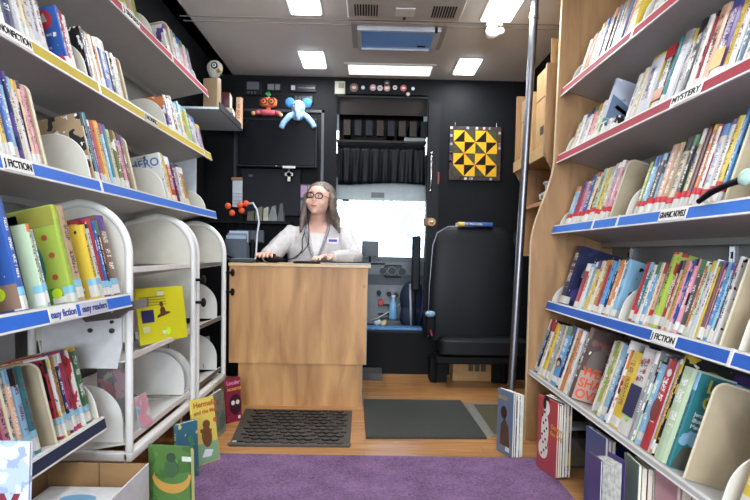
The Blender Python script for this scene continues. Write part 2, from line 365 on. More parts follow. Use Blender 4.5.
sign('L2', 141, 154.5, 'J NONFIC', rootL, invL, col='#b9b59a'); sign('L3', -3, 28, 'J FICTION', rootL, invL)
sign('L4', 44, 72, 'easy fiction', rootM, invM, tcol='#24418f'); sign('L4', 76, 103, 'easy readers', rootM, invM, col='#b9bac6', tcol='#24306f')
sign('L1', 119, 136, 'J SERIES', rootL, invL)

# ------------------------------------------------------------ books
PAL = {'white': '#d2cec4', 'cream': '#cfc19c', 'red': '#b52b33', 'pink': '#d98a94', 'magenta': '#b0245e', 'orange': '#d07a35', 'peach': '#d9a684', 'yellow': '#dcb92e',
 'lime': '#9db63c', 'green': '#3f7a45', 'teal': '#2a7a80', 'light blue': '#7fb2cf', 'sky blue': '#4a97d0', 'blue': '#2a55a5', 'navy': '#1e2a58', 'purple': '#5c3a86', 'mauve': '#a18fa8',
 'brown': '#7a5238', 'tan': '#b3936a', 'grey': '#8c8d90', 'dark grey': '#47484c', 'black': '#1b1a1d', 'maroon': '#5e1f28', 'blue-grey': '#6b7f97', 'olive': '#77743a', 'pale green': '#b4cba4', 'gold': '#c08a2c', 'silver': '#b9bac0'}
ACC = ['#e8e4da', '#1c1b20', '#b52b33', '#2a55a5', '#dcb92e', '#3f7a45', '#d07a35', '#7fb2cf', '#e8e4da', '#5c3a86']
def hexof(c):
    h = PAL.get(c, c if c.startswith('#') else '#888888').lstrip('#'); v = [int(h[i:i+2], 16) for i in (0, 2, 4)]; g = sum(v)/3
    return '#%02x%02x%02x' % tuple(int(x*.84+g*.16) for x in v)
_bc = {}
def book_meshes(t, d, h, hard):
    """cover, pages in the book frame: x thickness (0..t), y depth from spine, z up"""
    key = (round(t, 4), round(d, 3), round(h, 3), hard)
    if key in _bc: return _bc[key]
    b = .0022 if hard else .0008; o = .003 if hard else .0003
    b = min(b, t*.22)
    r = min(t*.22, .006)
    m = MB()
    out = [(0, d), (0, r), (t*.18, r*.25), (t*.5, 0), (t*.82, r*.25), (t, r), (t, d)]
    inn = [(t-b, d), (t-b, r+b), (t*.5, b*1.2), (b, r+b), (b, d)]
    m.prism(out+inn, 0, h, 'xy'); 
    p = MB(); n = 5
    p.prism([(b, d-o), (b, r+b+.001), (t*.5, b*1.5), (t-b, r+b+.001), (t-b, d-o)], o, h-o, 'xy')
    co = m.build('cover', COVER); pg = p.build('pages', PAGES)
    ms = (co.data, pg.data); bpy.data.objects.remove(co); bpy.data.objects.remove(pg); _bc[key] = ms; return ms
STM = None
def sticker_mat():
    m, nt, b = newmat('sticker'); oi = nt.nodes.new('ShaderNodeObjectInfo'); nt.links.new(oi.outputs['Color'], b.inputs['Base Color']); b.inputs['Roughness'].default_value = .4; return m
STM = sticker_mat()
USED = {}
def uniq(label):
    w = label.split()
    if label in USED: print('DUP LABEL', label)
    USED[label] = 1
    if len(w) > 16: print('LONG LABEL', label)
    return label
def make_book(M, t, d, h, c1, c2, c3, label, hard=False, art=.5, tape=None, lab=True, group=None, name='book', cat='book'):
    root = empty(name, M, uniq(label), cat, group)
    cm, pm = book_meshes(t, d, h, hard)
    sd = random.uniform(0, 20)
    for nm, me in (('cover', cm), ('pages', pm)):
        o = bpy.data.objects.new(nm, me); C.objects.link(o); o.parent = root
        if nm == 'cover':
            o['c1'] = list(srgb(hexof(c1))); o['c2'] = list(srgb(hexof(c2))); o['c3'] = list(srgb(hexof(c3))); o['pr'] = [h, sd, art]; o['th'] = float(t)
    if lab and t > .004:
        def wrap(nm, z0, z1, col, e):
            q = min(t*.22, .006)
            o = MB().prism([(-e, .022), (-e, q), (t*.2, q*.2-e), (t*.5, -e), (t*.8, q*.2-e), (t+e, q), (t+e, .022), (t+e*.4, .022), (t+e*.4, q), (t*.5, -e*.3), (-e*.4, q), (-e*.4, .022)], z0, z1, 'xy').build(nm, STM, root)
            o.color = (*srgb(col), 1)
        zl = random.choice((.006, .009, .014)); hl = random.choice((.024, .03, .034)) if t > .006 else .03
        if tape or random.random() < .75: wrap('spine_label', zl, zl+hl, random.choice(('#cdcac1', '#c3c0b8', '#d3d0c9')), .0009)
        if tape: wrap('colour_tape', zl+hl+.001, zl+hl+.02, tape, .0011)
    return root
def divider(k, px, kind, d, h, label):
    """bent metal book support: kind white (rounded) or tan (tall)"""
    side = SH[k][0]; Y = px
    M = frame(k, Y, .012, .001)
    root = empty('shelf_divider', M, uniq(label), 'divider', 'white rounded shelf dividers' if kind == 'white' else 'tall beige shelf dividers')
    r = d*.62 if kind == 'white' else .03
    pts = [(0, 0), (0, h-r)] + [(r-r*cos(a), h-r+r*sin(a)) for a in [pi/2*i/10 for i in range(1, 11)]] + [(d, h), (d, 0)]
    MB().prism(pts, -.0015, .0015, 'yz').build('plate', CREAM if kind == 'white' else TAN, root)
    rim = [(0, .0, 0), (0, 0, h-r)] + [(0, r-r*cos(a), h-r+r*sin(a)) for a in [pi/2*i/10 for i in range(1, 11)]] + [(0, d, h)]
    MB().tube(rim, .0024 if kind == 'white' else .0035, 6).build('rolled_edge', WHITE if kind == 'white' else mat('#c8bda0', .5), root)
    MB().box(-.003, .003, .01, d, 0, .001).build('foot_plate', SHELF, root)
    return root
def row(k, items, tape=None, d=.15, group=None):
    """items: (px0, px1, colour, height, options) ordered left to right in the photo"""
    side = SH[k][0]; nm = NAME[k]
    names = []
    for it in items:
        c = it[2]
        names.append({'W': 'white divider', 'T': 'beige divider'}.get(c, it[4].get('n', c) if len(it) > 4 else c))
    last = None
    for i, it in enumerate(items):
        px0, px1, c, h = it[:4]; o = it[4] if len(it) > 4 else {}
        if c in 'WT' and len(c) == 1:
            nb = [names[j] if 0 <= j < len(names) else None for j in (i-1, i+1)]
            kind = 'rounded white' if c == 'W' else 'tall beige'
            def art(x): return x+' book' if 'divider' not in x and 'book' not in x else x
            lb = f"{kind} shelf divider on {nm}, " + (f"between {art(nb[0])} and {art(nb[1])}" if nb[0] and nb[1] else f"beside {art(nb[0] or nb[1])}")
            Yd = yat(k, px0); e_ = .0027 if c == 'W' else .0038
            if last is not None: Yd = min(Yd, last-e_) if side > 0 else max(Yd, last+e_)
            divider(k, Yd, 'white' if c == 'W' else 'tan', o.get('d', .17), h, lb); last = Yd-side*e_; continue
        ins = o.get('i', .014+random.uniform(-.004, .006))
        Ya, Yb = yat(k, px0, ins), yat(k, px1, ins)
        if last is not None: Ya = min(Ya, last-.0006) if side > 0 else max(Ya, last+.0006)
        if (Ya-Yb)*side < .0045: Yb = Ya-side*.0045
        last = Yb; t = abs(Ya-Yb)
        if side > 0: Y = max(Ya, Yb)       # local x runs toward the camera
        else: Y = min(Ya, Yb)
        M = frame(k, Y, ins, .001+o.get('up', 0))
        c2 = o.get('c2', random.choice(ACC)); c3 = o.get('c3', random.choice(['#efece4', '#1b1b20', '#efece4', '#7b2230', '#2b3f70']))
        if c in ('black', 'navy', 'dark grey', 'blue', 'purple') and 'c3' not in o: c3 = '#e8e4da'
        if c in ('white', 'cream') and 'c3' not in o: c3 = random.choice(['#1b1b20', '#7b2230', '#2b3f70', '#3f7a45'])
        p_ = names[i-1] if i > 0 else None; n_ = names[i+1] if i+1 < len(names) else None
        kind = o.get('n', c)
        size = 'thin ' if t < .009 else ('thick ' if t > .03 else '')
        what = kind if 'book' in kind else kind+' book'
        if p_ and n_: lb = f"{size}{what} on {nm}, between {p_} and {n_}"
        else: lb = f"{size}{what} on {nm}, beside {p_ or n_}"
        if lb in USED or len(lb.split()) > 16: lb = f"{size}{what} on {nm}, {ORD[i]} item from left"
        b = make_book(M, t, o.get('d', d+random.uniform(-.012, .012)), h, c, c2, c3, o.get('L', lb), hard=t > .016, art=o.get('a', random.uniform(.2, .9)), tape=o.get('t', tape), group=group or f'books on {nm}')
        if 'cb' in o: o['cb'](b, t, h, o.get('d', d))
ORD = 'first second third fourth fifth sixth seventh eighth ninth tenth eleventh twelfth thirteenth fourteenth fifteenth sixteenth seventeenth eighteenth nineteenth twentieth'.split()+['%dth' % n for n in range(21, 60)]
# lettering / pictures on a book's near cover (side: +1 cover at x=t, -1 cover at x=0)
def cover_plane(t, d, side, e=.0008):
    """matrix whose local x runs left-to-right as seen, y up, z out of the cover"""
    if side > 0: return basis((t+e, 0, 0), (0, 1, 0), (0, 0, 1), (1, 0, 0))
    return basis((-e, d, 0), (0, -1, 0), (0, 0, 1), (-1, 0, 0))
def flat(P, parent, name, pts, col, e=.0006, rough=.45):
    """flat printed shape on a cover; coordinates in metres"""
    m = MB().prism(pts, 0, e, 'xy'); return m.build(name, mat(col, rough, var=.03), parent, M=P)
def disc(cx, cy, rx, ry=None, n=18, a0=0, a1=2*pi):
    ry = ry or rx; full = abs(a1-a0-2*pi) < .01
    return [(cx+rx*cos(a0+(a1-a0)*i/(n if full else n-1)), cy+ry*sin(a0+(a1-a0)*i/(n if full else n-1))) for i in range(n)]
def rect(x0, x1, y0, y1): return [(x0, y0), (x1, y0), (x1, y1), (x0, y1)]
TXT = lambda P, parent, body, size, x, y, col, align='LEFT', sx=1, nm='title': text(nm, body, size, P @ Matrix.Translation((x, y, .0008)), mat(col, .5, var=0), parent, ext=.0003, align=align, sx=sx)


# ---- right shelves
row('R1', [(568, 0, 'W', .15), (576, 579, 'white', .19, {'n': 'white-pink', 'c2': '#d98a94'}), (579, 583.5, 'orange', .2), (583.5, 586.5, 'white', .2, {'n': 'white-red', 'c3': '#b52b33'}), (586.5, 590, 'cream', .21), (590, 594, 'silver', .21),
 (594, 597.5, 'mauve', .225), (597.5, 601, 'brown', .225), (601, 605, 'blue-grey', .225), (605, 609, 'grey', .225), (609, 612.5, 'gold', .24), (612.5, 617.5, 'blue-grey', .24, {'n': 'slate'}), (617.5, 621, 'pink', .24), (621, 632, 'yellow', .25, {'a': .1}),
 (637, 0, 'W', .16), (647, 654, 'white', .22), (654, 659, 'pale green', .22), (659, 664, 'brown', .22), (664, 672, 'cream', .22), (672, 680, 'tan', .22), (680, 690, 'white', .22, {'n': 'ivory'}), (690, 700, 'light blue', .22), (700, 712, 'red', .22)], d=.14)
def vcover(b, t, h, d):
    P = cover_plane(t, d, 1); flat(P, b, 'cover_picture', [(.008, .004), (.12, .004), (.12, .05), (.07, .075), (.008, .1)], '#5f6f88'); flat(P, b, 'cover_band', [(.03, .05), (.12, .02), (.12, .035), (.035, .065)], '#86a8cf')
    TXT(P, b, 'AX', .026, .085, .09, '#1b1b20')
def sspine(b, t, h, d):
    P = basis((t*.5, -.0012, 0), (1, 0, 0), (0, 0, 1), (0, -1, 0)); flat(P, b, 'red_top_band', rect(-t*.48, t*.48, h-.045, h-.002), '#b3232c'); TXT(P, b, 'S', .026, 0, h-.085, '#e8e4da', 'CENTER'); flat(P, b, 'orange_base_band', rect(-t*.48, t*.48, .045, .085), '#b5713a')
def tspine(body, col, size=.016):
    def f(b, t, h, d):
        P = basis((t*.5, -.0012, 0), (0, 0, 1), (-1, 0, 0), (0, -1, 0)); TXT(P, b, body, min(size, t*1.1), h*.62, 0, col, 'CENTER')
    return f
def purpspine(b, t, h, d):
    P = basis((t*.5, -.0012, 0), (1, 0, 0), (0, 0, 1), (0, -1, 0)); flat(P, b, 'yellow_base_band', rect(-t*.48, t*.48, .044, .1), '#dca12c'); tspine('SWINDLE', '#cfc5dd', .02)(b, t, h, d)
row('R2', [(562.5, 0, 'W', .14), (568, 571, 'cream', .17), (571, 574.5, 'white', .17), (574.5, 578, 'silver', .17), (578, 581.5, 'white', .18, {'n': 'ivory'}), (581.5, 586, 'pink', .18), (586, 590, 'peach', .18), (590, 594, 'pale green', .175),
 (594, 597, 'olive', .07, {'n': 'short olive'}), (597, 600.5, 'navy', .07, {'n': 'short navy'}), (600.5, 606, 'white', .075, {'n': 'short white'}), (606, 611, 'black', .075, {'n': 'short black'}),
 (620.5, 626, 'white', .2, {'n': 'glossy white'}), (626, 631, 'cream', .205, {'n': 'ivory spined'}), (631, 644, 'silver', .225, {'n': 'silver', 'cb': tspine('PENDER', '#4d4685', .024), 'c2': '#dcb92e', 'a': .2}), (644, 656, 'black', .235, {'n': 'black', 'cb': sspine}),
 (656, 659, 'teal', .235), (659, 668, 'silver', .24, {'n': 'grey photo', 'c2': '#8c8d90'}), (668, 674, 'white', .235, {'n': 'off-white'}), (674, 682, 'black', .245, {'n': 'matt black'}), (682, 687, 'white', .24, {'n': 'chalk white'}), (687, 692, 'red', .245),
 (692, 702, 'peach', .245, {'n': 'dusty peach', 'cb': tspine('C', '#3a3035', .026)}), (702, 715, 'purple', .255, {'cb': purpspine}), (715, 722, 'yellow', .24, {'n': 'pale yellow', 'c2': '#efe7b6'}), (722, 728, 'white', .235, {'n': 'milk white'}), (728, 737, 'blue-grey', .235), (737, 748, 'grey', .235), (748, 760, 'dark grey', .235)], d=.14)
# tall pale book standing on the short ones
Yv = yat('R2', 603, .03)
bv = make_book(frame('R2', Yv, .0, .078), .012, .14, .165, '#b7bccb', '#8b95ab', '#d6d9e2', uniq('pale lavender book with blue swirl cover propped above short books, second right shelf') if 0 else 'pale lavender book with blue swirl cover propped above short books, second right shelf', hard=True, art=.2, lab=False); vcover(bv, .012, .165, .14)
RT = '#c02434'
row('R3', [(557, 0, 'W', .12), (563, 567.3, 'light blue', .19), (567.3, 573.75, 'magenta', .205), (573.75, 576.33, 'pink', .2), (576.33, 581.06, 'blue', .225), (581.06, 583.64, 'cream', .225), (583.64, 590.52, 'pale green', .235, {'n': 'green comic', 'c2': '#3f7a45', 'c3': '#1d4f2c', 'a': 1}),
 (590.52, 593.53, 'yellow', .235), (593.53, 596.54, 'pale green', .235, {'n': 'mint'}), (596.54, 599.12, 'peach', .24), (599.12, 601.7, 'mauve', .24), (601.7, 604.71, 'pink', .245, {'n': 'salmon'}), (606, 0, 'T', .24), (622, 0, 'W', .15),
 (631, 635, 'lime', .2), (635, 639, 'light blue', .21), (639, 642.5, 'brown', .21), (642.5, 646, 'dark grey', .21), (646, 655, 'peach', .235, {'n': 'beige comic', 'c2': '#b98e6e', 'a': .5}), (655, 660, 'tan', .235), (660, 668, 'cream', .245, {'n': 'cream comic', 'c2': '#1b1a1d', 'a': .7}), (668, 673, 'black', .24),
 (673, 679, 'cream', .255, {'n': 'purple-titled cream', 'cb': tspine('HUB', '#4d4685', .02)}), (679, 685, 'maroon', .26, {'n': 'maroon comic', 'c2': '#1b1a1d', 'a': .8}), (685, 689.5, 'orange', .25), (689.5, 693, 'white', .245), (693, 702, 'white', .24, {'n': 'blue-splashed white', 'c2': '#3f86cf', 'a': 1, 'c3': '#3f86cf'}),
 (702, 707, 'white', .245, {'n': 'red-white'}), (707, 712, 'yellow', .25, {'n': 'yellow-black', 'c3': '#1b1a1d'}), (712, 717, 'sky blue', .27), (719, 0, 'T', .27), (752, 0, 'W', .17)], tape=RT, d=.15)
def navycover(b, t, h, d):
    P = cover_plane(t, d, 1); flat(P, b, 'title_panel', [(.035, .15), (.15, .15), (.175, .2), (.15, .235), (.05, .215)], '#8f9aa0'); flat(P, b, 'cover_scene', disc(.095, .06, .08, .045), '#4c3f86'); TXT(P, b, 'ZOOM', .04, .05, .2, '#20242c')
    flat(P, b, 'round_sticker', disc(.07, .02, .012), '#d9d7cf')
def limecover(b, t, h, d):
    P = cover_plane(t, d, 1); flat(P, b, 'cover_panel', rect(.03, .15, .02, h-.035), '#5f7a30'); TXT(P, b, 'Go!', .03, .035, .06, '#1b1b20')
row('R4', [(549.5, 0, 'W', .12), (557, 563, 'navy', .285, {'n': 'big navy picture book', 'd': .19, 'a': 0, 'cb': navycover, 'c2': '#3b3277', 'i': .02, 'L': 'large navy picture book with grey title panel at far end of fourth right shelf'}),
 (572, 575.5, 'red', .2, {'i': .01}), (575.5, 579, 'white', .2), (579, 582, 'light blue', .21), (582, 585, 'yellow', .215), (585, 588.5, 'cream', .215, {'n': 'dotted cream'}), (588.5, 592, 'gold', .22), (592, 595, 'red', .22, {'n': 'dark red'}), (595, 598.5, 'sky blue', .215), (598.5, 602, 'navy', .22),
 (602, 605, 'orange', .22), (605, 608, 'white', .22, {'n': 'chalk white'}), (608, 612, 'light blue', .225, {'n': 'ice blue'}), (615, 0, 'W', .15),
 (626, 629.5, 'red', .215, {'t': RT}), (629.5, 633, 'teal', .215, {'t': RT}), (633, 636.5, 'white', .215), (636.5, 640, 'sky blue', .215), (640, 643, 'cream', .215, {'n': 'peach-striped cream'}), (643, 646.5, 'peach', .215, {'t': RT}),
 (647, 651.92, 'lime', .25, {'n': 'tall lime', 'd': .2, 'cb': limecover, 'a': 0, 'i': .006}), (655.2, 659.3, 'red', .225, {'n': 'red', 'cb': tspine('DOG', '#e8e4da', .02)}), (659.3, 661.76, 'cream', .225), (661.76, 664.22, 'gold', .225), (664.22, 666.68, 'pink', .225), (666.68, 670.78, 'blue', .23), (670.78, 673.24, 'pink', .23, {'n': 'dusty pink'}), (673.24, 679.8, 'dark grey', .23),
 (679.8, 683.08, 'orange', .225, {'n': 'rust'}), (683.08, 685.95, 'pale green', .22), (685.95, 689.64, 'silver', .225), (689.64, 692.1, 'white', .23), (692.1, 694.56, 'yellow', .225), (694.56, 697.43, 'brown', .225), (697.43, 700.3, 'pink', .22, {'n': 'coral'}), (700.3, 704.4, 'sky blue', .225), (704.4, 706.86, 'light blue', .22), (706.86, 709.32, 'dark grey', .22, {'n': 'charcoal'}), (709.32, 712.6, 'white', .24, {'n': 'milk white'}),
 (715.06, 0, 'T', .25), (734, 0, 'W', .17), (747.5, 754.7, 'yellow', .2), (754.7, 763.7, 'white', .2, {'n': 'ivory'})], d=.15)
BT = '#7fb6c9'
def wescover(b, t, h, d):
    P = cover_plane(t, d, 1)
    flat(P, b, 'cover_picture', [(.02, .12), (.09, .115), (.085, .19), (.06, .215), (.03, .2), (.018, .16)], '#6b625c'); flat(P, b, 'cover_base', rect(.004, .2, .004, .12), '#b7978a')
    for s, y in (('WE', .118), ('SHALL', .073), ('OVERCOME', .028)): TXT(P, b, s, .05, .01, y, '#d8562c')
    TXT(P, b, 'DEBORAH', .018, .02, .235, '#9b4f4a')
def dots(b, t, h, d):
    P = basis((t*.5, -.0012, 0), (1, 0, 0), (0, 0, 1), (0, -1, 0))
    for i, (x, z) in enumerate([(-.2, .235), (.2, .21), (-.15, .18), (.25, .245)]): flat(P, b, 'red_dot', disc(x*t, z, .008), '#a83a4a')
    flat(P, b, 'navy_panel', rect(-t*.45, t*.45, .06, .16), '#26294f'); flat(P, b, 'round_sticker', disc(t*.1, .05, .009), '#7fd03a')
def redanimal(b, t, h, d):
    P = basis((t*.5, -.0012, 0), (1, 0, 0), (0, 0, 1), (0, -1, 0)); flat(P, b, 'cover_animal', disc(0, .12, t*.4, .035), '#7b3a35'); flat(P, b, 'white_ring', disc(.2*t, .235, .012), '#d9cfc9')
def tealcover(b, t, h, d):
    P = cover_plane(t, d, 1); TXT(P, b, 'LO', .05, .03, .235, '#c7c14a'); TXT(P, b, 'C', .05, .03, .19, '#c7c14a')
    for i in range(3): TXT(P, b, ('Jenny', 'illustrated', 'Maxwell')[i], .016, .02, .155-.017*i, '#d8dfe0')
    flat(P, b, 'cover_hill', [(.005, .004), (.12, .004), (.12, .05), (.07, .075), (.02, .06)], '#55564b')
def ringcover(b, t, h, d):
    P = cover_plane(t, d, 1); flat(P, b, 'gold_ring', disc(.09, h-.06, .045, .035), '#8f7a3a'); flat(P, b, 'ring_centre', disc(.09, h-.06, .035, .026), '#1b1a1d', e=.001); flat(P, b, 'purple_title_bar', rect(.15, .225, h-.04, h-.01), '#3b2357')
def girl(b, t, h, d):
    P = basis((t*.5, -.0012, 0), (1, 0, 0), (0, 0, 1), (0, -1, 0)); flat(P, b, 'dark_hair', disc(0, .1, t*.4, .02), '#2a1d1c'); flat(P, b, 'face', disc(0, .094, t*.28, .012), '#c99878', e=.001)
row('R5', [(528.5, 533.5, 'sky blue', .265, {'a': .1, 'd': .2}), (533.5, 536.0, 'black', .27), (536.0, 539.0, 'white', .26), (539.0, 542.5, 'yellow', .255), (542.5, 546.0, 'grey', .26), (546.0, 549.0, 'cream', .26), (549, 554.5, 'sky blue', .265, {'n': 'girl-pictured blue', 'cb': girl}), (554.5, 556.5, 'navy', .27), (556.5, 558.5, 'white', .27, {'n': 'chalk white'}),
 (558.5, 562, 'orange', .26), (562, 564.5, 'white', .265, {'n': 'ivory'}), (564.5, 567, 'silver', .265), (567, 570, '#5d4a44', .29, {'n': 'brown song picture', 'd': .22, 'cb': wescover, 'c2': '#7a6259', 'a': .1, 'i': .0, 'L': 'brown picture book with orange capital letters on cover, bottom right shelf'}),
 (590.5, 592.5, 'white', .27, {'n': 'milk white', 'i': .035}), (592.5, 595.5, 'lime', .275, {'i': .03}), (595.0, 598.0, 'cream', .275), (598.0, 603.0, 'light blue', .27, {'c2': '#c9b92e', 'a': 1}), (603.0, 604.5, 'navy', .29), (604.5, 606.0, 'white', .26, {'n': 'off-white'}), (606.0, 615.5, 'yellow', .26, {'n': 'plain orange-yellow', 'c1': '', 'a': 0}), (615.5, 626.5, 'white', .285, {'n': 'red-dotted white', 'cb': dots, 'a': 0}),
 (626.5, 629.5, 'grey', .285), (629.5, 632.0, 'pale green', .26), (632.0, 638.0, 'light blue', .26, {'n': 'pale ice blue', 'a': .2}), (638.0, 646.0, 'red', .275, {'n': 'red animal picture', 'cb': redanimal, 'a': .1}), (646.0, 648.0, 'silver', .28), (648.0, 650.0, 'gold', .285), (650.0, 652.0, 'black', .3, {'n': 'black ring-pictured', 'd': .22, 'cb': ringcover, 'a': 0, 'L': 'large black picture book with gold ring, behind pale book, bottom right shelf'}),
 (652.0, 663.0, 'pale green', .27, {'n': 'pale aqua', 'c2': '#b9cfcf', 'a': .1, 'd': .12}), (663.0, 668.0, 'teal', .265, {'n': 'teal lettered', 'd': .22, 'a': 0, 'cb': tealcover, 'L': 'big teal picture book with yellow-green title letters, beside beige divider, bottom right shelf'}), (679.0, 0, 'T', .26, {'d': .2}), (716.0, 0, 'W', .15),
 (733.0, 744.0, 'yellow', .24, {'n': 'bright yellow'}), (744.0, 756.0, 'lime', .24, {'n': 'bright lime'}), (756.0, 768.0, 'peach', .26, {'n': 'salmon'})], tape=None, d=.2)

# ---- left shelves
row('L1', [(112, 119, 'navy', .2), (119, 124, 'black', .2), (124, 130, 'lime', .2), (130, 138, 'tan', .21, {'n': 'orange-tan', 'a': .1}), (138, 142, 'lime', .2, {'n': 'cream-lime', 'c2': '#dccfae'}), (156, 0, 'W', .15), (171, 174, 'white', .17), (174.5, 0, 'T', .2),
 (176, 178.5, 'cream', .19), (178.5, 181, 'mauve', .19), (181, 184, 'white', .19, {'n': 'ivory'}), (184, 187, 'silver', .185), (187, 190, 'pink', .185), (190, 193, 'white', .18, {'n': 'chalk white'}), (193, 196, 'mauve', .18, {'n': 'lilac'}), (199, 0, 'W', .14)], d=.14)
def flower(b, t, h, d):
    P = cover_plane(t, d, -1)
    flat(P, b, 'red_flower', disc(.1, h-.038, .042, .034), '#a82b35'); flat(P, b, 'flower_hand', [(.075, h-.05), (.125, h-.045), (.118, h-.018), (.103, h-.032), (.095, h-.014), (.088, h-.038)], '#b9b1a5', e=.001)
    for i, s in enumerate(('with art', 'and', 'poems', 'friends', 'songs')): TXT(P, b, s, .014, .085, h-.085-i*.02, '#c9c4d2')
    flat(P, b, 'small_flower', disc(.14, .03, .014), '#b8304c')
row('L2', [(-12, -4, 'red', 0.2024), (-4, 3, 'cream', 0.2024), (3, 7, 'pale green', 0.2024), (7, 20, 'navy', 0.2162, {'a': .1}), (20, 24, 'silver', 0.2116), (24, 29, 'white', 0.2116), (29, 34, 'cream', 0.2116, {'n': 'pink-cream'}), (34, 40, 'white', 0.207, {'n': 'grey-lettered white'}), (40, 46, 'silver', 0.207), (46, 52, 'white', 0.2024, {'n': 'red-lettered white'}),
 (70, 72.5, 'blue', 0.1978, {'n': 'blue flower book', 'd': .16, 'a': 0, 'c2': '#2a3f9a', 'cb': flower, 'L': 'blue book with red flower cover facing out, on yellow-edged left shelf', 'i': .01}), (72.5, 75.5, 'red', 0.1932), (75.5, 79, 'white', 0.184), (92, 0, 'W', .155), (92.8, 95, 'black', .195), (95, 97, 'blue-grey', .19),
 (96, 100, 'peach', 0.1932), (100, 104, 'cream', 0.1932), (104, 108.5, 'orange', 0.1932), (108.5, 117, 'blue', 0.2024, {'a': 0}), (117, 120, 'black', 0.184), (120, 124, 'white', 0.184, {'n': 'ivory'}), (124, 127, 'cream', 0.184, {'n': 'tan-cream'}), (129.5, 0, 'T', 0.1932), (170, 0, 'W', 0.161),
 (172, 174.5, 'purple', 0.184), (174.5, 178, 'white', 0.184, {'n': 'milk white'}), (178, 181, 'brown', 0.207), (181, 184.5, 'white', 0.184, {'n': 'blue-lettered white'}), (184.5, 187, 'light blue', 0.2024), (187, 191, 'yellow', 0.2024), (191, 194.5, 'lime', 0.1978), (194.5, 198, 'grey', 0.184), (198, 202, 'silver', 0.184), (202, 206, 'mauve', 0.1564)], d=.14)
def thanks(b, t, h, d):
    P = cover_plane(t, d, -1); TXT(P, b, 'HERO', .05, .03, h-.04, '#3a6a9c'); TXT(P, b, 'a story', .014, .07, h-.012, '#55565a')
row('L3', [(-10, -2, 'teal', .22), (-2, 3, 'magenta', .22), (3, 8, 'cream', .225, {'n': 'red-lettered cream', 'c3': '#b52b33'}), (8, 13, 'yellow', .23), (13, 18, 'blue', .235), (18, 22.5, 'light blue', .235), (22.5, 27, 'navy', .24), (27, 31, 'cream', .235), (31, 35, 'white', .235), (35, 40, 'peach', .235), (40, 45, 'pink', .23), (47.5, 0, 'T', .24),
 (95, 0, 'W', .17), (95.8, 97.4, 'tan', .235, {'n': 'striped tan', 'd': .17, 'c2': '#2b2a2c', 'a': .8}), (97.4, 99, 'black', .235), (99, 102, 'teal', .24),
 (102, 103.5, 'purple', .22), (103.5, 106, 'magenta', .22), (106, 109, 'orange', .225), (109, 113, 'yellow', .23), (113, 116, 'light blue', .225), (116, 119.5, 'teal', .225), (119.5, 123, 'cream', .22), (123, 126, 'olive', .22), (126, 128.5, 'navy', .22), (128.5, 132, 'pink', .22), (132, 135, 'brown', .22), (137, 0, 'T', .22),
 (169, 0, 'W', .165), (169.8, 171.3, 'white', .225, {'n': 'blue-titled white', 'd': .17, 'a': 0, 'c2': '#d6d1c2', 'cb': thanks, 'L': 'off-white book with blue hand-drawn title behind rounded divider, third left shelf'}), (171.3, 172.8, 'cream', .225), (172.8, 174.5, 'yellow', .22), (174.5, 179.5, 'red', .22), (179.5, 182, 'maroon', .2), (182, 185, 'mauve', .2), (185, 188, 'white', .2, {'n': 'teal-spotted white'}), (188, 191.5, 'gold', .2), (208, 0, 'W', .13)], d=.14)
def grub(b, t, h, d):
    P = cover_plane(t, d, -1)
    flat(P, b, 'olive_band', rect(.002, d-.004, h-.055, h-.003), '#8d8a36'); flat(P, b, 'barcode', rect(.07, .12, h-.035, h-.012), '#c9c7c0')
    for i in range(3): flat(P, b, 'text_line', rect(.01, .065, h-.02-i*.012, h-.017-i*.012), '#4f4e28')
    flat(P, b, 'green_grub', disc(.145, .12, .02, .06), '#2d7a6b', e=.001); flat(P, b, 'leaf', disc(.165, .03, .03, .022), '#4b8f3a', e=.001); flat(P, b, 'leaf', disc(.12, .045, .018, .026), '#4b8f3a', e=.0011)
    for x, z in ((.18, .19), (.19, .14), (.15, .215), (.185, .08)): flat(P, b, 'ladybird', disc(x, z, .008), '#a34a2a', e=.001)
    flat(P, b, 'round_sticker', disc(.18, .035, .014), '#c4e32c', e=.0014); flat(P, b, 'barcode', rect(.165, .2, .008, .025), '#d9d7cf', e=.0012)
def bluecover(b, t, h, d):
    P = cover_plane(t, d, -1); flat(P, b, 'sunset_band', rect(.002, d-.004, .01, .07), '#8a6f5c'); flat(P, b, 'round_sticker', disc(d-.05, .05, .016), '#c4e32c', e=.001)
def charcover(b, t, h, d):
    P = cover_plane(t, d, -1); flat(P, b, 'cover_figure', disc(.1, .13, .035, .09), '#8fb7a8'); flat(P, b, 'figure_face', disc(.1, .17, .028, .035), '#b9b36a', e=.001); flat(P, b, 'cover_title', rect(.03, .16, .03, .06), '#55677d')
def owlcover(b, t, h, d):
    P = cover_plane(t, d, -1); flat(P, b, 'owl', disc(.08, .19, .05, .04), '#6b4a5e'); flat(P, b, 'owl_eye', disc(.06, .2, .012), '#e0dccf', e=.001); flat(P, b, 'owl_eye', disc(.1, .2, .012), '#e0dccf', e=.001); flat(P, b, 'lower_picture', disc(.1, .1, .05, .05), '#7f9a8f')
def ycover(b, t, h, d):
    P = cover_plane(t, d, -1)
    for i in range(5): flat(P, b, 'hat_drawing', disc(.07+.02*(i % 2), .19-.035*i, .022, .012), '#c58f1f'); 
    flat(P, b, 'round_sticker', disc(.12, .03, .014), '#b4d83a', e=.001)
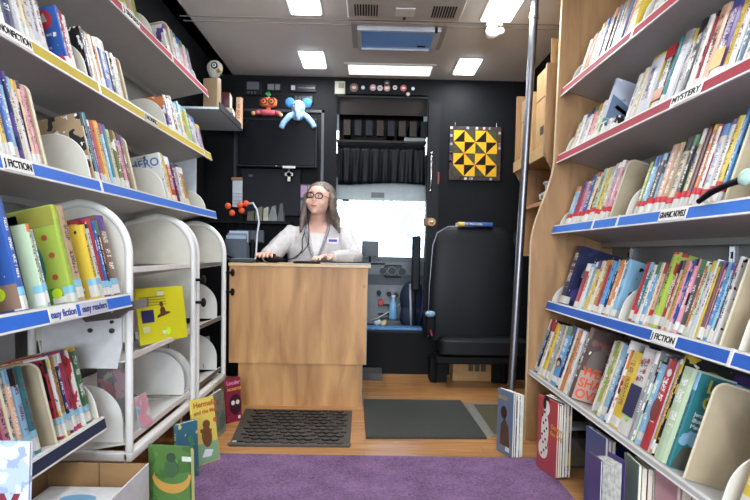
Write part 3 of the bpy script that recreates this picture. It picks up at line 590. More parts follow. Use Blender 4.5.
row('L4', [(-30, -22, 'white', .25, {'n': 'tall white'}), (-8, 0, 'blue', .27, {'n': 'dark blue', 'd': .22, 'a': 0, 'cb': bluecover}), (25, 31, 'blue', .275, {'n': 'sky picture book', 'd': .22, 'c1': '', 'a': .1, 'c2': '#31539a', 'cb': bluecover, 'L': 'tall blue picture book with lime sticker, near end of fourth left shelf'}),
 (46.5, 49.5, 'pale green', .215, {'n': 'slim pale green', 'd': .04, 'a': -3}), (49.5, 52, 'grey', .2, {'n': 'grey picture book', 'd': .2, 'a': 0, 'cb': charcover}),
 (75, 80, 'lime', .275, {'n': 'lime grub', 'd': .22, 'a': -3, 'c2': '#a9bf2e', 'c3': '#86a52a', 'i': .01, 'cb': grub, 'L': 'lime picture book with green caterpillar and barcode, on fourth left shelf'}), (80, 87.5, 'tan', .275, {'n': 'orange-tan', 'a': 0, 'd': .2}),
 (99, 103, 'yellow', .225, {'n': 'yellow hat-patterned', 'd': .18, 'a': .0, 'cb': ycover, 'i': .006}), (103, 106, 'white', .23), (106, 109.5, 'red', .25, {'n': 'owl picture book', 'd': .19, 'cb': owlcover, 'c2': '#d99a5b', 'a': .6}), (109.5, 112.5, 'blue', .245), (112.5, 115, 'black', .245), (115, 123, 'brown', .265, {'n': 'plain brown', 'a': 0, 'd': .2, 'c1': ''})], tape=BT, d=.2)
row('L5', [(-40, -32, 'green', .23), (-32, -22, 'light blue', .23), (-22, -14, 'blue', .23), (-14, -7, 'white', .235), (-7, -1, 'sky blue', .235), (-1, 6, 'blue', .24), (6, 12, 'magenta', .24), (12, 18, 'pink', .24), (18, 24, 'cream', .24), (24, 30, 'peach', .24), (30, 37, 'light blue', .24), (37, 43, 'teal', .24), (61, 0, 'T', .235, {'d': .2}),
 (62, 65, 'red', .235), (65, 68.5, 'white', .235), (68.5, 72, 'gold', .24), (72, 75.5, 'navy', .24), (75.5, 79, 'magenta', .24), (79, 83, 'red', .245), (83, 87, 'white', .24), (87, 94, 'green', .245, {'n': 'yellow-topped green', 'c2': '#d8b61e', 'a': .6, 'd': .18}), (102, 0, 'W', .15)], tape='#93bccb', d=.18)

# ------------------------------------------------------------ ceiling lamps
EM = mat('#f4f8ff', .5, emit=9, name='lamp_diffuser', var=0)
def lamp(x, y, w, l, label, e=5, group='ceiling LED lamps'):
    r = empty('ceiling_lamp', (x, y, CE), label, 'ceiling lamp', group)
    MB().box(-w/2-.012, w/2+.012, -l/2-.012, l/2+.012, -.006, -.0005, bev=.002).build('frame', WHITE, r)
    MB().box(-w/2, w/2, -l/2, l/2, -.013, -.004, bev=.003).build('diffuser', EM, r)
    ld = bpy.data.lights.new('lamp_light', 'AREA'); ld.shape = 'RECTANGLE'; ld.size = w; ld.size_y = l; ld.energy = e; ld.color = (.93, .97, 1)
    lo = bpy.data.objects.new('lamp_light', ld); C.objects.link(lo); lo.parent = r; lo.location = (0, 0, -.016)
lamp(-.385, 4.05, .15, .32, 'square LED ceiling lamp left of the long ceiling fixture, near the black partition')
lamp(.65, 4.12, .14, .32, 'square LED ceiling lamp right of the long ceiling fixture, near the black partition')
lamp(-.35, 3.12, .155, .32, 'bright LED ceiling lamp at top left edge above the desk')
lamp(.67, 3.1, .155, .42, 'bright LED ceiling lamp above the round camera at top right')
for y, e_ in ((1.9, 1.2), (.7, 4), (-.6, 8), (-1.8, 8)):
    for x in (-.3, .4): lamp(x, y, .155, .4, 'unseen LED ceiling lamp added over the aisle behind the picture edge', e_, 'added lamps over the aisle')  # unseen lamps added behind the view for even fill light
f = empty('strip_fixture', (.13, 4.23, CE), 'long rectangular recessed ceiling light over the cab opening', 'light fixture')
MB().box(-.31, .31, -.13, .13, -.008, -.0005, bev=.002).build('frame', WHITE, f)
MB().box(-.285, .285, -.1, -.005, -.014, -.006, bev=.002).box(-.285, .285, .005, .1, -.014, -.006, bev=.002).build('diffuser', mat('#e6e6dc', .5, emit=.9, var=0), f)
h = empty('roof_hatch', (.155, 3.6, CE), 'blue tinted roof hatch window in grey frame on the ceiling', 'hatch')
MB().box(-.27, .27, -.2, .2, -.005, -.0005).build('base_plate', mat('#a8a7a0', .5), h)
MB().box(-.215, .215, -.17, -.15, -.03, -.005).box(-.215, .215, .15, .17, -.03, -.005).box(-.235, -.215, -.17, .17, -.03, -.005).box(.2, .235, -.17, .17, -.03, -.005).build('frame', mat('#c6cbd0', .35), h)
MB().box(-.215, .2, -.15, .15, -.02, -.012).build('glowing_tinted_pane', mat('#4f6c96', .12, var=.1, scale=3, emit=.28), h)  # faint glow on the pane stands in for daylight from above
MB().box(.12, .17, .09, .11, -.024, -.02).build('latch', BLACK, h)
a = empty('air_conditioner', (.17, 3.06, CE), 'white ceiling air conditioner with two slotted grilles at the top picture edge', 'air conditioner')
MB().box(-.3, .3, -.2, .21, -.03, -.0005, bev=.01).build('housing', mat('#bdbbb2', .5), a)
for sx in (-1, 1):
    g = MB()
    for i in range(9): g.box(sx*.2-.06+i*.014, sx*.2-.053+i*.014, .02, .16, -.033, -.029)
    g.build('grille', BLACK, a)
MB().box(-.05, .05, .05, .15, -.036, -.03, bev=.003).build('cover_plate', mat('#dcdcd4', .4), a)
MB().tube([(0, .18, -.03), (0, .18, -.038)], .008).build('knob', BLACK, a)
c = empty('dome_camera', at(494, 32, Z=2.12), 'white round dome camera on the ceiling below the right-hand lamp', 'camera')
c.location.z = CE
MB().tube([(0, 0, -.0005), (0, 0, -.025)], .045, 20).build('base', WHITE, c, 'a')
MB().ball((-.01, 0, -.055), .038, 0, 20).build('dome', mat('#d8d5c8', .3), c, 'full')
MB().ball((.035, 0, -.05), .022, 0, 14).build('bracket', mat('#b9b6aa', .3), c, 'full')

# ------------------------------------------------------------ pole
p0 = at(511, 392, Y=3.03); p1 = at(534.5, 10, Y=3.03)
dr = (p1-p0)/(p1.z-p0.z); foot = p0+dr*(0-p0.z); top = p0+dr*(CE-p0.z)
po = empty('grab_pole', foot, 'tall brushed steel grab pole from floor to ceiling beside the plywood panel', 'pole')
PST = mat('#85858a', .38, 1, name='pole_steel', var=.05)
MB().tube([dr*.004, dr*(CE-.003)], .019, 20).build('tube', PST, po, 'a')
MB().tube([dr*(CE-.1), dr*(CE-.075)], .023, 20).build('collar', CHROME, po, 'a')
MB().tube([(0, 0, .001), (0, 0, .012)], .04, 24).build('floor_flange', CHROME, po, 'a')

# ------------------------------------------------------------ desk
dk = empty('service_desk', (-.39, 3.45, 0), 'maple veneer service desk with recessed plinth in the middle of the van', 'desk')
MB().box(-.40, .39, 0, .2, .252, .812).build('front_cabinet', DESKW, dk)
MB().box(-.35, .365, .02, .2, 0, .252).build('plinth', DESKW, dk)
MB().box(-.405, .412, -.01, .42, .812, .83, bev=.003).build('worktop', mat('#c9a877', .35, name='worktop_laminate', var=.05), dk)
MB().box(.39, .394, -.002, .2, .252, .812).box(.366, .372, .02, .2, 0, .252).build('edge_trim', mat('#8f8d88', .4), dk)
def knob(p, t):
    k = t; p = Vector(p)-t.location; q = MB().tube([p, p+Vector((.03, 0, 0))], .007, 12).tube([p+Vector((.03, 0, 0)), p+Vector((.038, 0, 0)), p+Vector((.044, 0, 0))], [.02, .022, .016], 16).build('knob', BLACK, t, 'a'); return
    MB().tube([(0, 0, 0), (.03, 0, 0)], .007, 12).build('stem', BLACK, k, 'a'); MB().tube([(.03, 0, 0), (.038, 0, 0), (.044, 0, 0)], [.02, .022, .016], 16).build('cap', BLACK, k, 'a')

# ------------------------------------------------------------ white tube-framed display trolleys
PX = -.81; TB = MB
def arch_path(y, zt=1.05, x0=PX, x1=-1.12, r=.17, z0=.2):
    return [(x0, y, z0), (x0, y, zt-r)] + [(x0-r+r*cos(a), y, zt-r+r*sin(a)) for a in [pi/2*i/12 for i in range(1, 13)]] + [(x1, y, zt-.035)]
def trolley(y0, y1, label, dark):
    t = empty('display_trolley', (-.96, (y0+y1)/2, 0), label, 'book trolley', None); inv = t.matrix_world.inverted()
    def add(mb, nm, m, sm=False):
        o = mb.build(nm, m, t, sm); o.matrix_basis = inv; return o
    for y in (y0, y1):
        add(MB().tube(arch_path(y)+[(-1.14, y, .97), (-1.14, y, .2)], .0135, 12), 'tube_frame', WHITE, 'a')
        if y == y1 or 1:
            pts = [(PX-.004, .83 if y == y1 else .58), (PX-.004, .88)] + [(PX-.17+.165*cos(a), .88+.165*sin(a)) for a in [pi/2*i/10 for i in range(1, 11)]] + [(-1.125, 1.01), (-1.125, .83 if y == y1 else .58)]
            add(MB().prism(pts, y-.002, y+.002, 'xz'), 'end_panel', CREAM)
    add(MB().box(PX-.02, PX+.014, y0-.014, y1+.014, .165, .2, bev=.008).box(-1.17, -1.14, y0-.014, y1+.014, .165, .2, bev=.008).box(-1.16, PX, y0-.014, y0+.014, .166, .199, bev=.006).box(-1.16, PX, y1-.014, y1+.014, .166, .199, bev=.006), 'base_rail', WHITE, 'a')
    for z in (.82, .515, .225):
        M = basis((PX-.014, (y0+y1)/2, z), (0, 1, 0), (-cos(radians(10)), 0, -sin(radians(10))), (-sin(radians(10)), 0, cos(radians(10))))
        hw = (y1-y0)/2-.016
        s = MB().box(-hw, hw, 0, .29, -.006, 0).box(-hw, hw, -.004, 0, -.006, .016).box(-hw, hw, .284, .29, 0, .2).build('display_shelf', WHITE if z != .515 or not dark else WHITE, t); s.matrix_basis = inv @ M
        st = MB().box(-hw, hw, -.007, -.0042, -.004, .014).build('edge_strip', mat('#4c4a4c', .4) if dark else mat('#c9bfb8', .4), s)
    for (yy, z) in ((y1-.03, .515), (y1-.03, .225), (y0+.02, .225)):
        d_, h_ = .27, .2; r = .13
        pts = [(PX-.03, z), (PX-.03, z+h_-r)] + [(PX-.03-r+r*cos(a), z+h_-r+r*sin(a)) for a in [pi/2*i/10 for i in range(1, 11)]] + [(PX-.03-d_, z+h_), (PX-.03-d_, z)]
        pts = [(x, zz+.0) for x, zz in pts]
        add(MB().prism(pts, yy-.002, yy+.002, 'xz'), 'bin_divider', WHITE)
    for y in (y0+.05, y1-.05):
        for x in (-.85, -1.13):
            w = MB().tube([(x, y, .165), (x, y, .1)], .01, 10).build('caster_stem', CHROME, t); w.matrix_basis = inv
            w = MB().tube([(x-.012, y, .05), (x+.012, y, .05)], .05, 18).build('caster_wheel', mat('#2a2a2c', .5), t); w.matrix_basis = inv
    return t, inv
t1, i1 = trolley(2.05, 2.80, 'white tube-framed display trolley holding the yellow monkey book', False)
t2, i2 = trolley(2.86, 3.40, 'empty white tube-framed display trolley beside the service desk', True)
def addto(t, mb, nm, m, sm=False):
    o = mb.build(nm, m, t, sm); o.matrix_basis = t.matrix_world.inverted(); return o
# bracket plate with screws, on the near trolley
bp_ = addto(t1, MB().prism([(-1.1, .565), (-.83, .565), (-.83, .79), (-1.1, .79)], 2.037, 2.043, 'xz').prism([(-1.1, .49), (-.845, .49), (-.83, .565), (-1.1, .565)], 2.037, 2.043, 'xz'), 'lock_plate', mat('#d9d8d6', .35))
text('printed_name', 'LUMINOUS', .022, basis((-.93, 2.036, .72)-t1.location, (1, 0, 0), (0, 0, 1), (0, -1, 0)), mat('#3a3a3c', .6), t1) if 0 else None
pl = MB()
for (x, z, r) in ((-.935, .62, .008), (-.935, .655, .004), (-.862, .65, .006), (-.862, .62, .009)): pl.tube([(x, 2.03, z), (x, 2.037, z)], r, 12)
addto(t1, pl, 'screws', mat('#5a5a5c', .3, 1))
br = addto(t1, MB().prism([(-.955, .665), (-.94, .65), (-.83, .665), (-.80, .69), (-.735, .705), (-.735, .735), (-.80, .72), (-.83, .715), (-.93, .715), (-.955, .70)], 2.012, 2.026, 'xz'), 'latch_bracket', mat('#6b625a', .35, .6))
sc = MB()
for (x, z) in ((-.93, .685), (-.85, .69)): sc.tube([(x, 2.006, z), (x, 2.012, z)], .006, 10)
addto(t1, sc, 'bracket_screws', CHROME)
tt = text('printed_name', 'LUMINOUS', .02, Matrix(), mat('#55555a', .6), t1); tt.matrix_basis = t1.matrix_world.inverted() @ basis((-.93, 2.0362, .745-.02), (1, 0, 0), (0, 0, 1), (0, -1, 0))
for z, w in ((.76, 'upper'), (.655, 'lower')): knob((PX+.013, 2.80, z), t1)
for z, w in ((.775, 'upper'), (.665, 'lower')): knob((PX+.013, 3.40, z), t2)

# ------------------------------------------------------------ books that stand face-out
def quadbook(bl, br_, h, t, label, c1, c2, c3, Y=None, Z=0, lean=0, art=.4, name='book', cat='book', group=None, hard=True, d=None):
    """cover faces the viewer; bl/br_ = pixels of the cover's bottom corners (on height Z)"""
    A = at(*bl, Z=Z) if Y is None else at(*bl, Y=Y); B = at(*br_, Z=Z) if Y is None else at(*br_, Y=Y)
    A.z = B.z = Z; ax = (B-A); w = d or ax.length; ax.normalize(); up = Vector((0, 0, 1)); back = up.cross(ax)     # away from viewer
    up2 = (up*cos(lean)+back*sin(lean)); bk = ax.cross(up2)*-1
    # book frame: local y (spine->fore edge) = ax ; local z = up2 ; local x = y cross z
    x = ax.cross(up2)
    on_rug = Z == 0 and (A.y < 2.62) and max(A.x, B.x) > -.77 and min(A.x, B.x) < .79
    M = basis(A - x*t + Vector((0, 0, .0125 if on_rug else .0015)), x, ax, up2)
    b = make_book(M, t, w, h, c1, c2, c3, label, hard=hard, art=art, lab=False, name=name, cat=cat, group=group)
    return b, cover_plane(t, w, 1), w
# monkey book on trolley shelf
b, P, w = quadbook((141, 346), (188, 337), .225, .008, 'bright yellow picture book back cover with monkey and navy box, on trolley shelf', '#d9cf12', '#d9cf12', '#d9cf12', Z=.517, lean=radians(8), art=-3)
flat(P, b, 'navy_box', rect(.02, .09, .085, .135), '#27265c'); flat(P, b, 'monkey', disc(.145, .125, .016, .02), '#5a2f1c'); flat(P, b, 'monkey', [(.11, .1), (.19, .115), (.19, .12), (.15, .125), (.11, .108)], '#5a2f1c', e=.0009); flat(P, b, 'monkey', disc(.14, .155, .011), '#5a2f1c', e=.0009)
for i in range(4): flat(P, b, 'text_line', rect(.015, .17, .185-.011*i, .1885-.011*i), '#8a7a1a')
flat(P, b, 'barcode', rect(.12, .16, .193, .208), '#cfcfc2', e=.001); flat(P, b, 'price_box', rect(.02, .06, .045, .07), '#c9c89a'); flat(P, b, 'round_sticker', disc(.165, .04, .015), '#c4e82c', e=.001); flat(P, b, 'barcode', rect(.13, .175, .03, .045), '#d9d9c2', e=.0008)
for (bl, br_, Z, hh, c1, c2, c3, lb) in [((98, 418), (118, 416), .235, .2, 'grey', 'pink', 'pale green', 'faded grey-pink picture book at the left in the lower bin of the near trolley'),
   ((119, 424), (133, 421), .235, .2, '#b99aa0', 'grey', 'pink', 'faded pink picture book in the lower bin behind the near trolley post'),
   ((141, 430), (153, 423), .235, .12, 'silver', 'pink', 'light blue', 'small pale picture book lying open-faced in the lower bin of near trolley'),
   ((204, 368), (215, 365), .235, .17, '#b58a92', 'grey', 'silver', 'dusty pink book in the lower bin of the far trolley')]:
    quadbook(bl, br_, hh, .006, lb, c1, c2, c3, Z=Z, lean=radians(14), art=.8, group='faded books in the trolley bins')
# floor books on the left
G = 'picture books standing on the floor along the trolleys'
b, P, w = quadbook((227, 424), (242, 420), .23, .012, 'maroon picture book with monster face standing on floor beside the service desk', '#8e1d3a', '#8e1d3a', '#8e1d3a', lean=radians(5), art=-3, group=G)
TXT(P, b, 'Louder', .03, .008, .205, '#d78aa4'); TXT(P, b, 'MONSTER', .02, .012, .17, '#d9a63a'); flat(P, b, 'monster_face', disc(.06, .09, .04, .055), '#3d1620')
for x in (.045, .075): flat(P, b, 'monster_eye', disc(x, .1, .012), '#e0d6c8', e=.001)
flat(P, b, 'white_square', rect(w-.025, w-.01, .012, .028), '#e3ded8')
b, P, w = quadbook((214, 441), (226, 431), .215, .016, 'grey-green picture book standing on floor between yellow bear book and maroon book', '#55695f', '#6f7f77', '#3f5049', lean=radians(4), art=.8, group=G)
b, P, w = quadbook((197, 470), (220, 462), .27, .012, 'yellow picture book with brown bear cover standing on floor by the trolley', '#dcc04a', '#dcc04a', '#dcc04a', lean=radians(10), art=-3, group=G)
TXT(P, b, 'Hermelin', .032, .012, .245, '#b0552b'); TXT(P, b, 'and the Mail', .024, .012, .213, '#b0552b'); flat(P, b, 'meadow', rect(.003, w-.003, .004, .085), '#7fa37c'); flat(P, b, 'bear', disc(.065, .11, .026, .045), '#6b4526', e=.001); flat(P, b, 'bear', disc(.068, .16, .019, .018), '#6b4526', e=.0011)
flat(P, b, 'bear', [(.035, .13), (.09, .125), (.095, .135), (.035, .145)], '#6b4526', e=.0012); flat(P, b, 'white_letter', [(.03, .03), (.075, .025), (.09, .05), (.05, .06)], '#d9dee0', e=.001); flat(P, b, 'butterfly', disc(.115, .17, .01), '#c75a35')
b, P, w = quadbook((178, 486), (199, 478), .22, .02, 'blue and green illustrated book behind the green banana book, on the floor', '#2f6a7d', '#3f8a5a', '#d4c86a', lean=radians(3), art=.2, group=G)
b, P, w = quadbook((150, 537), (191, 540), .285, .01, 'green picture book with gorilla holding a banana, standing open on the floor', '#4d7a33', '#3f6a2c', '#5b8a3d', lean=radians(-3), art=.3, group=G)
flat(P, b, 'banana', [(.015, .185)]+[(.075+.062*cos(a), .19+.055*sin(a)) for a in [pi+pi*i/14 for i in range(15)]]+[(.14, .195)]+[(.075+.055*cos(a), .2+.035*sin(a)) for a in [-pi*i/14 for i in range(15)]], '#b58a3f', e=.001)
flat(P, b, 'gorilla', disc(.075, .215, .022, .03), '#3d5a3a', e=.0014); flat(P, b, 'gorilla', disc(.075, .25, .015), '#33472f', e=.0015); flat(P, b, 'barcode', rect(.11, .14, .24, .255), '#c7cfc0', e=.001)
# open pages behind that cover
pg = MB()
for i in range(7):
    a = radians(6+i*5); o_ = Vector((0, 0, 0)); dx, dy = cos(a), sin(a)
    pg.prism([(0, 0), (w*.97*dy*-1, w*.97*dx), (w*.97*dy*-1-.0012, w*.97*dx), (-.0012, 0)], .004, .248, 'xy')
o = pg.build('open_pages', mat('#d6d28a', .7), b, M=Matrix.Translation((-.0005, .002, 0)))

# floor books on the right: each group is separate thin volumes
def fan(bl, br_, h, n, t, cover, label, cols, deco=None, gname='', lean=0, depth=None):
    """front volume faces the aisle; the others stand close behind it"""
    b, P, w = quadbook(bl, br_, h, t, label, cover, cover, cover, lean=lean, art=-3 if deco else .6, group=gname)
    if deco: deco(b, P, w)
    M0 = b.matrix_world.copy(); xdir = M0.col[0].to_3d(); ydir = M0.col[1].to_3d()
    s = 0
    for i in range(n):
        tt = t*random.uniform(.7, 1.3); s += tt+.0015
        M = M0.copy(); M.translation = M0.translation - xdir*s + ydir*random.uniform(-.006, .004)
        lb = f"thin {cols[i]} picture book, {ORD[i]} behind the {gname.split(' behind ')[1]}"
        make_book(M, tt, w*random.uniform(.95, 1.0), h*random.uniform(.95, 1.0), cols[i], random.choice(ACC), random.choice(ACC), lb, hard=False, art=.7, lab=False, group=gname)
    return b
def heroc(b, P, w):
    TXT(P, b, 'BIGGER', .022, .01, .255, '#b59a5a', sx=1); flat(P, b, 'figure_body', [(.03, .04), (w-.02, .04), (w-.03, .13), (w*.5, .165), (.035, .13)], '#4a3630'); flat(P, b, 'figure_head', disc(w*.45, .19, .024, .03), '#38231c', e=.001); flat(P, b, 'white_mark', rect(w-.05, w-.02, .02, .04), '#c9cdd4', e=.001)
fan((496, 450), (511.5, 459), .29, 4, .011, '#5c708c', 'blue-grey biography picture book with seated figure cover, on floor beside pole', ['tan', 'navy', 'black', 'gold'], heroc, 'books behind blue-grey figure book')
def dalm(b, P, w):
    flat(P, b, 'dog_head', disc(.075, .265, .025, .03), '#e0d8cc'); flat(P, b, 'dog_ear', disc(.06, .28, .012, .024), '#26201f', e=.0012); flat(P, b, 'dog_body', disc(.065, .17, .03, .075), '#e0d8cc', e=.0009); flat(P, b, 'dog_body', disc(.055, .09, .038, .04), '#e0d8cc', e=.001)
    for i in range(12): flat(P, b, 'black_spot', disc(.045+.045*((i*7) % 5)/5, .07+.016*i, .006), '#26201f', e=.0014)
    flat(P, b, 'dog_hat', [(.055, .295), (.1, .3), (.085, .315), (.06, .318)], '#26201f', e=.001); TXT(P, b, 'Dot the', .026, .115, .2, '#dd9a3a'); TXT(P, b, 'Fire Dog', .026, .11, .172, '#dd9a3a')
fan((536, 468), (555, 482), .305, 5, .01, '#b93a42', 'red picture book with spotted fire dog cover standing on the floor', ['brown', 'teal', 'black', 'cream', 'maroon'], dalm, 'books behind red fire dog book')
fan((583, 508), (602, 528), .30, 2, .012, '#3d4f85', 'blue picture book leaning under the right shelves behind purple book', ['teal', 'brown'], None, 'books behind blue floor book')
b = fan((585, 552), (597, 566), .30, 0, .006, '#4a3f72', 'purple-blue picture book with thick white open pages, on floor at bottom right', [], None, 'books behind purple floor book')
wv = MB()
for i in range(0): wv.prism([(0, 0), (.1+.004*(i % 3), -.012*i-.01), (.1+.004*(i % 3), -.012*i-.0115), (0, -.002)], 0, .285, 'xy')

fan((620, 552), (634, 572), .30, 4, .012, '#56705f', 'faded green picture book on floor below the bottom right shelf', ['gold', 'brown', 'dark grey', 'white'], None, 'books behind faded green floor book')
fan((651, 575), (672, 596), .31, 6, .013, '#c98f94', 'faded pink picture book standing on floor at bottom right', ['cream', 'white', 'brown', 'orange', 'gold', 'peach'], None, 'books behind faded pink floor book')
wd = (b.children[0].data.vertices[0].co.y if 0 else max(v.co.y for v in b.children[0].data.vertices)); lv = MB()
for i in range(15): lv.prism([(-.0033*i-.0012, .002), (-.0033*i-.0024, .002), (-.004*i-.0026-.0008*(i % 3), wd-.003*(i % 3)), (-.004*i-.0012-.0008*(i % 3), wd-.003*(i % 3))], .003, .288-.002*(i % 2), 'xy')
lv.build('open_pages', mat('#c9c7be', .75, name='page_leaves', var=.3, scale=60), b)
MB().prism([(-.055, 0), (-.057, 0), (-.068, wd), (-.066, wd)], .0, .3, 'xy').build('back_cover', mat('#4a3f72', .4), b)
# black block stands in for dark under-shelf space, blue crate, clear tub
bs = MB().box(1.0, 1.22, 1.0, 2.87, .001, .25).build('dark_space_block', BLACK); bs.parent = rootR; bs.matrix_basis = invR
cr = empty('storage_crate', (.93, 2.13, 0), 'dark crate with blue rim under the bottom right shelf', 'crate')
MB().box(-.05, .05, -.09, .09, .001, .16, bev=.01).build('body', mat('#1d2230', .5), cr); MB().box(-.055, .055, -.095, .095, .162, .185, bev=.004).build('rim', mat('#2144a0', .4), cr)
tb = empty('plastic_tub', (.9, 2.64, 0), 'clear plastic tub under the end of the right shelves', 'tub')
tp = MB().rings([(0, 0, .002, .075, .14), (0, 0, .17, .085, .155)], 28, pw=6); tp.build('body', TUB, tb); MB().rings([(0, 0, .172, .092, .165), (0, 0, .185, .09, .162)], 28, pw=6).build('lid', mat('#b9bcc0', .3), tb)
MB().box(-.05, .06, -.12, .1, .003, .12).build('paper_contents', mat('#a8a49a', .8), tb)
kb = empty('box_file', (.91, 2.66, .187), 'small black box lying on the clear plastic tub', 'box'); MB().box(-.05, .05, -.1, .08, 0, .04, bev=.004).build('body', BLACK, kb); MB().box(-.051, -.0495, -.09, .07, .015, .018).build('lid_seam', mat('#3a3a3e', .4), kb)
# black arm lying on third right shelf
ya = yat('R3', 713); arm = MB(); m0 = frame('R3', yat('R3', 738), -.012, .01)
arm.tube([(.0, -.006, .03), (-.05, -.004, .026), (-.11, -.006, .012), (-.15, -.01, -.012)], [.009, .008, .009, .007], 10)
r = empty('headset', m0, 'black curved headset arm with pale green tip hanging over the third right shelf edge', 'headset'); o = arm.build('arm', BLACK, r, 'a'); 
MB().ball((.02, -.006, .035), (.022, .014, .022)).build('ear_pad', mat('#a9c9b8', .5), r, 'full')
r.matrix_world = frame('R3', yat('R3', 742), -.014, .012) 

# ------------------------------------------------------------ cardboard box, papers, pale book (lower left)
bx = empty('cardboard_box', (-.815, 1.58, .0115), 'open cardboard box of papers on the floor in front of the trolleys', 'box')
t_ = .005; H_ = .245
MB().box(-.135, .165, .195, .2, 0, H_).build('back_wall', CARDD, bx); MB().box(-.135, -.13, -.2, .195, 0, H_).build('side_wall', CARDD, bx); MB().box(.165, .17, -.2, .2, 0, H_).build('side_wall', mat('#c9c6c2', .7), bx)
MB().box(-.135, .165, -.2, -.195, 0, H_).build('front_wall', CARD, bx); MB().box(-.13, .165, -.195, .195, .002, .006).build('bottom', CARD, bx)
MB().box(.022, .025, .1945, .1955, .08, H_+.001).build('corner_seam', mat('#4a3a28', .8), bx)
pp = empty('paper_stack', (-.805, 1.59, .02), 'stack of white papers lying in the cardboard box', 'papers')
MB().box(-.125, .145, -.18, .17, 0, .17).build('sheets', mat('#cfd0d0', .7, var=.08, scale=40), pp); MB().prism(disc(0, .08, .05, .03), .1705, .172, 'xy').build('blue_picture', mat('#6d9fc0', .5), pp)
b, P, w = quadbook((-14, 512), (25, 505), .30, .012, 'pale blue picture book with dark red cursive letter, at lower left corner', '#a9bcd6', '#c6d0e0', '#8fa3c6', Y=1.24, Z=.355-.17, lean=radians(4), art=.7)
TXT(P, b, 'w', .1, w-.055, .175, '#7a2236', 'CENTER')
bt = empty('book_bin', (-.93, 1.28, 0), 'low grey bin holding the pale blue picture book', 'bin')
MB().box(-.09, .16, -.08, .06, .001, .183, bev=.006).build('body', mat('#7c7a76', .5), bt); MB().box(-.095, .165, -.085, -.081, .16, .183).build('rim', WHITE, bt)

# ------------------------------------------------------------ mats, hatch
def mat1():
    r = empty('door_mat', (-.35, 3.05, .001), 'dark rubber mat with interlocking raised rings in front of the service desk', 'mat')
    MB().prism([(-.27, -.33), (.285, -.32), (.28, .31), (-.325, .315)], 0, .006, 'xy').build('base', mat('#3d3a37', .55, var=.1), r)
    m = MB(); 
    for i in range(12):
        for j in range(11):
            x = -.23+i*.042+(.021 if j % 2 else 0)-.02*(j/10); y = -.28+j*.056
            if x > .25: continue
            m.tube([(x+.019*cos(a), y+.02*sin(a), .008) for a in [pi*k/8+pi for k in range(9)] ] if (i+j//3) % 4 else [(x-.015, y, .008), (x+.015, y, .008)], .0042, 5)
    tag_ = 0; o = m.build('raised_pattern', mat('#1a1918', .5, var=.1), r)
    MB().prism([(-.28, -.325), (.29, -.315), (.29, -.285), (-.28, -.295)], .006, .0085, 'xy').build('border', mat('#4e4b47', .55), r)
    MB().prism(disc(-.255, -.28, .012, .01), .0086, .0092, 'xy').build('white_tag', WHITE, r)
mat1()
m2 = tag(MB().prism([(.009, 2.865), (.6, 2.885), (.585, 3.62), (-.008, 3.61)], .001, .013, 'xy').build('door_mat', mat('#363732', .9, var=.5, scale=170, bump=.8)), 'plain charcoal ribbed carpet mat in the walkway beside the desk', 'mat')
hf = empty('floor_hatch', (.72, 3.26, 0), 'metal framed dark hatch in the floor between the mat and the pole', 'hatch')
MB().box(-.12, -.07, -.33, .33, .001, .006).box(-.07, .16, .3, .33, .001, .006).box(-.07, .16, -.33, -.31, .001, .006).build('frame', mat('#a6a49c', .35, .5), hf); MB().box(-.07, .16, -.31, .3, .001, .004).build('panel', mat('#5a5641', .4), hf)
MB().box(-.02, .12, 4.2, 4.42, .001, .05).build('step_block', mat('#4b4a48', .6)); tag(bpy.data.objects['step_block'], 'small grey block on the floor at the cab step beside the desk', 'block')

# ------------------------------------------------------------ partition fittings (Y 4.45)
YW = 4.45
def W(px, py, Y=YW-.01): return at(px, py, Y=Y)
def wbox(px0, py0, px1, py1, Y, dep):
    a, b = at(px0, py0, Y=Y), at(px1, py1, Y=Y); return a.x, b.x, Y, Y+dep, b.z, a.z
TVY = 4.28
x0, x1, _, _, z0, z1 = wbox(238, 119, 315, 166, TVY, 0)
tv = empty('television', ((x0+x1)/2, TVY, z0), 'large flat black television on the black wall under two plush toys', 'television')
w_, h_ = (x1-x0)/2, z1-z0
MB().box(-w_, w_, 0, .03, 0, h_, bev=.004).build('screen', mat('#0b0c10', .22, name='tv_screen', var=0), tv); MB().box(-w_-.012, w_+.012, .004, .05, -.012, h_+.012, bev=.004).build('bezel', mat('#17181c', .4), tv)
MB().box(-.15, .15, .05, YW-TVY-.002, .1, .3).build('wall_mount', BLACK, tv); MB().box(-.006, .006, -.001, .001, -.006, -.002).build('logo', CHROME, tv)
x0, x1, _, _, z0, z1 = wbox(234, 108, 323, 205, 4.435, 0)
fr = empty('wall_frame', ((x0+x1)/2, 4.435, z0), 'dark grey wall frame behind the television', 'frame'); w_, h_ = (x1-x0)/2, z1-z0
fm = mat('#2a2c30', .35)
for n, q in (('side_rail', (-w_, -w_+.02, 0, .013, 0, h_)), ('side_rail', (w_-.02, w_, 0, .013, 0, h_)), ('top_rail', (-w_, w_, 0, .013, h_-.02, h_)), ('bottom_rail', (-w_, w_, 0, .013, 0, .02))): MB().box(*q).build(n, fm, fr)
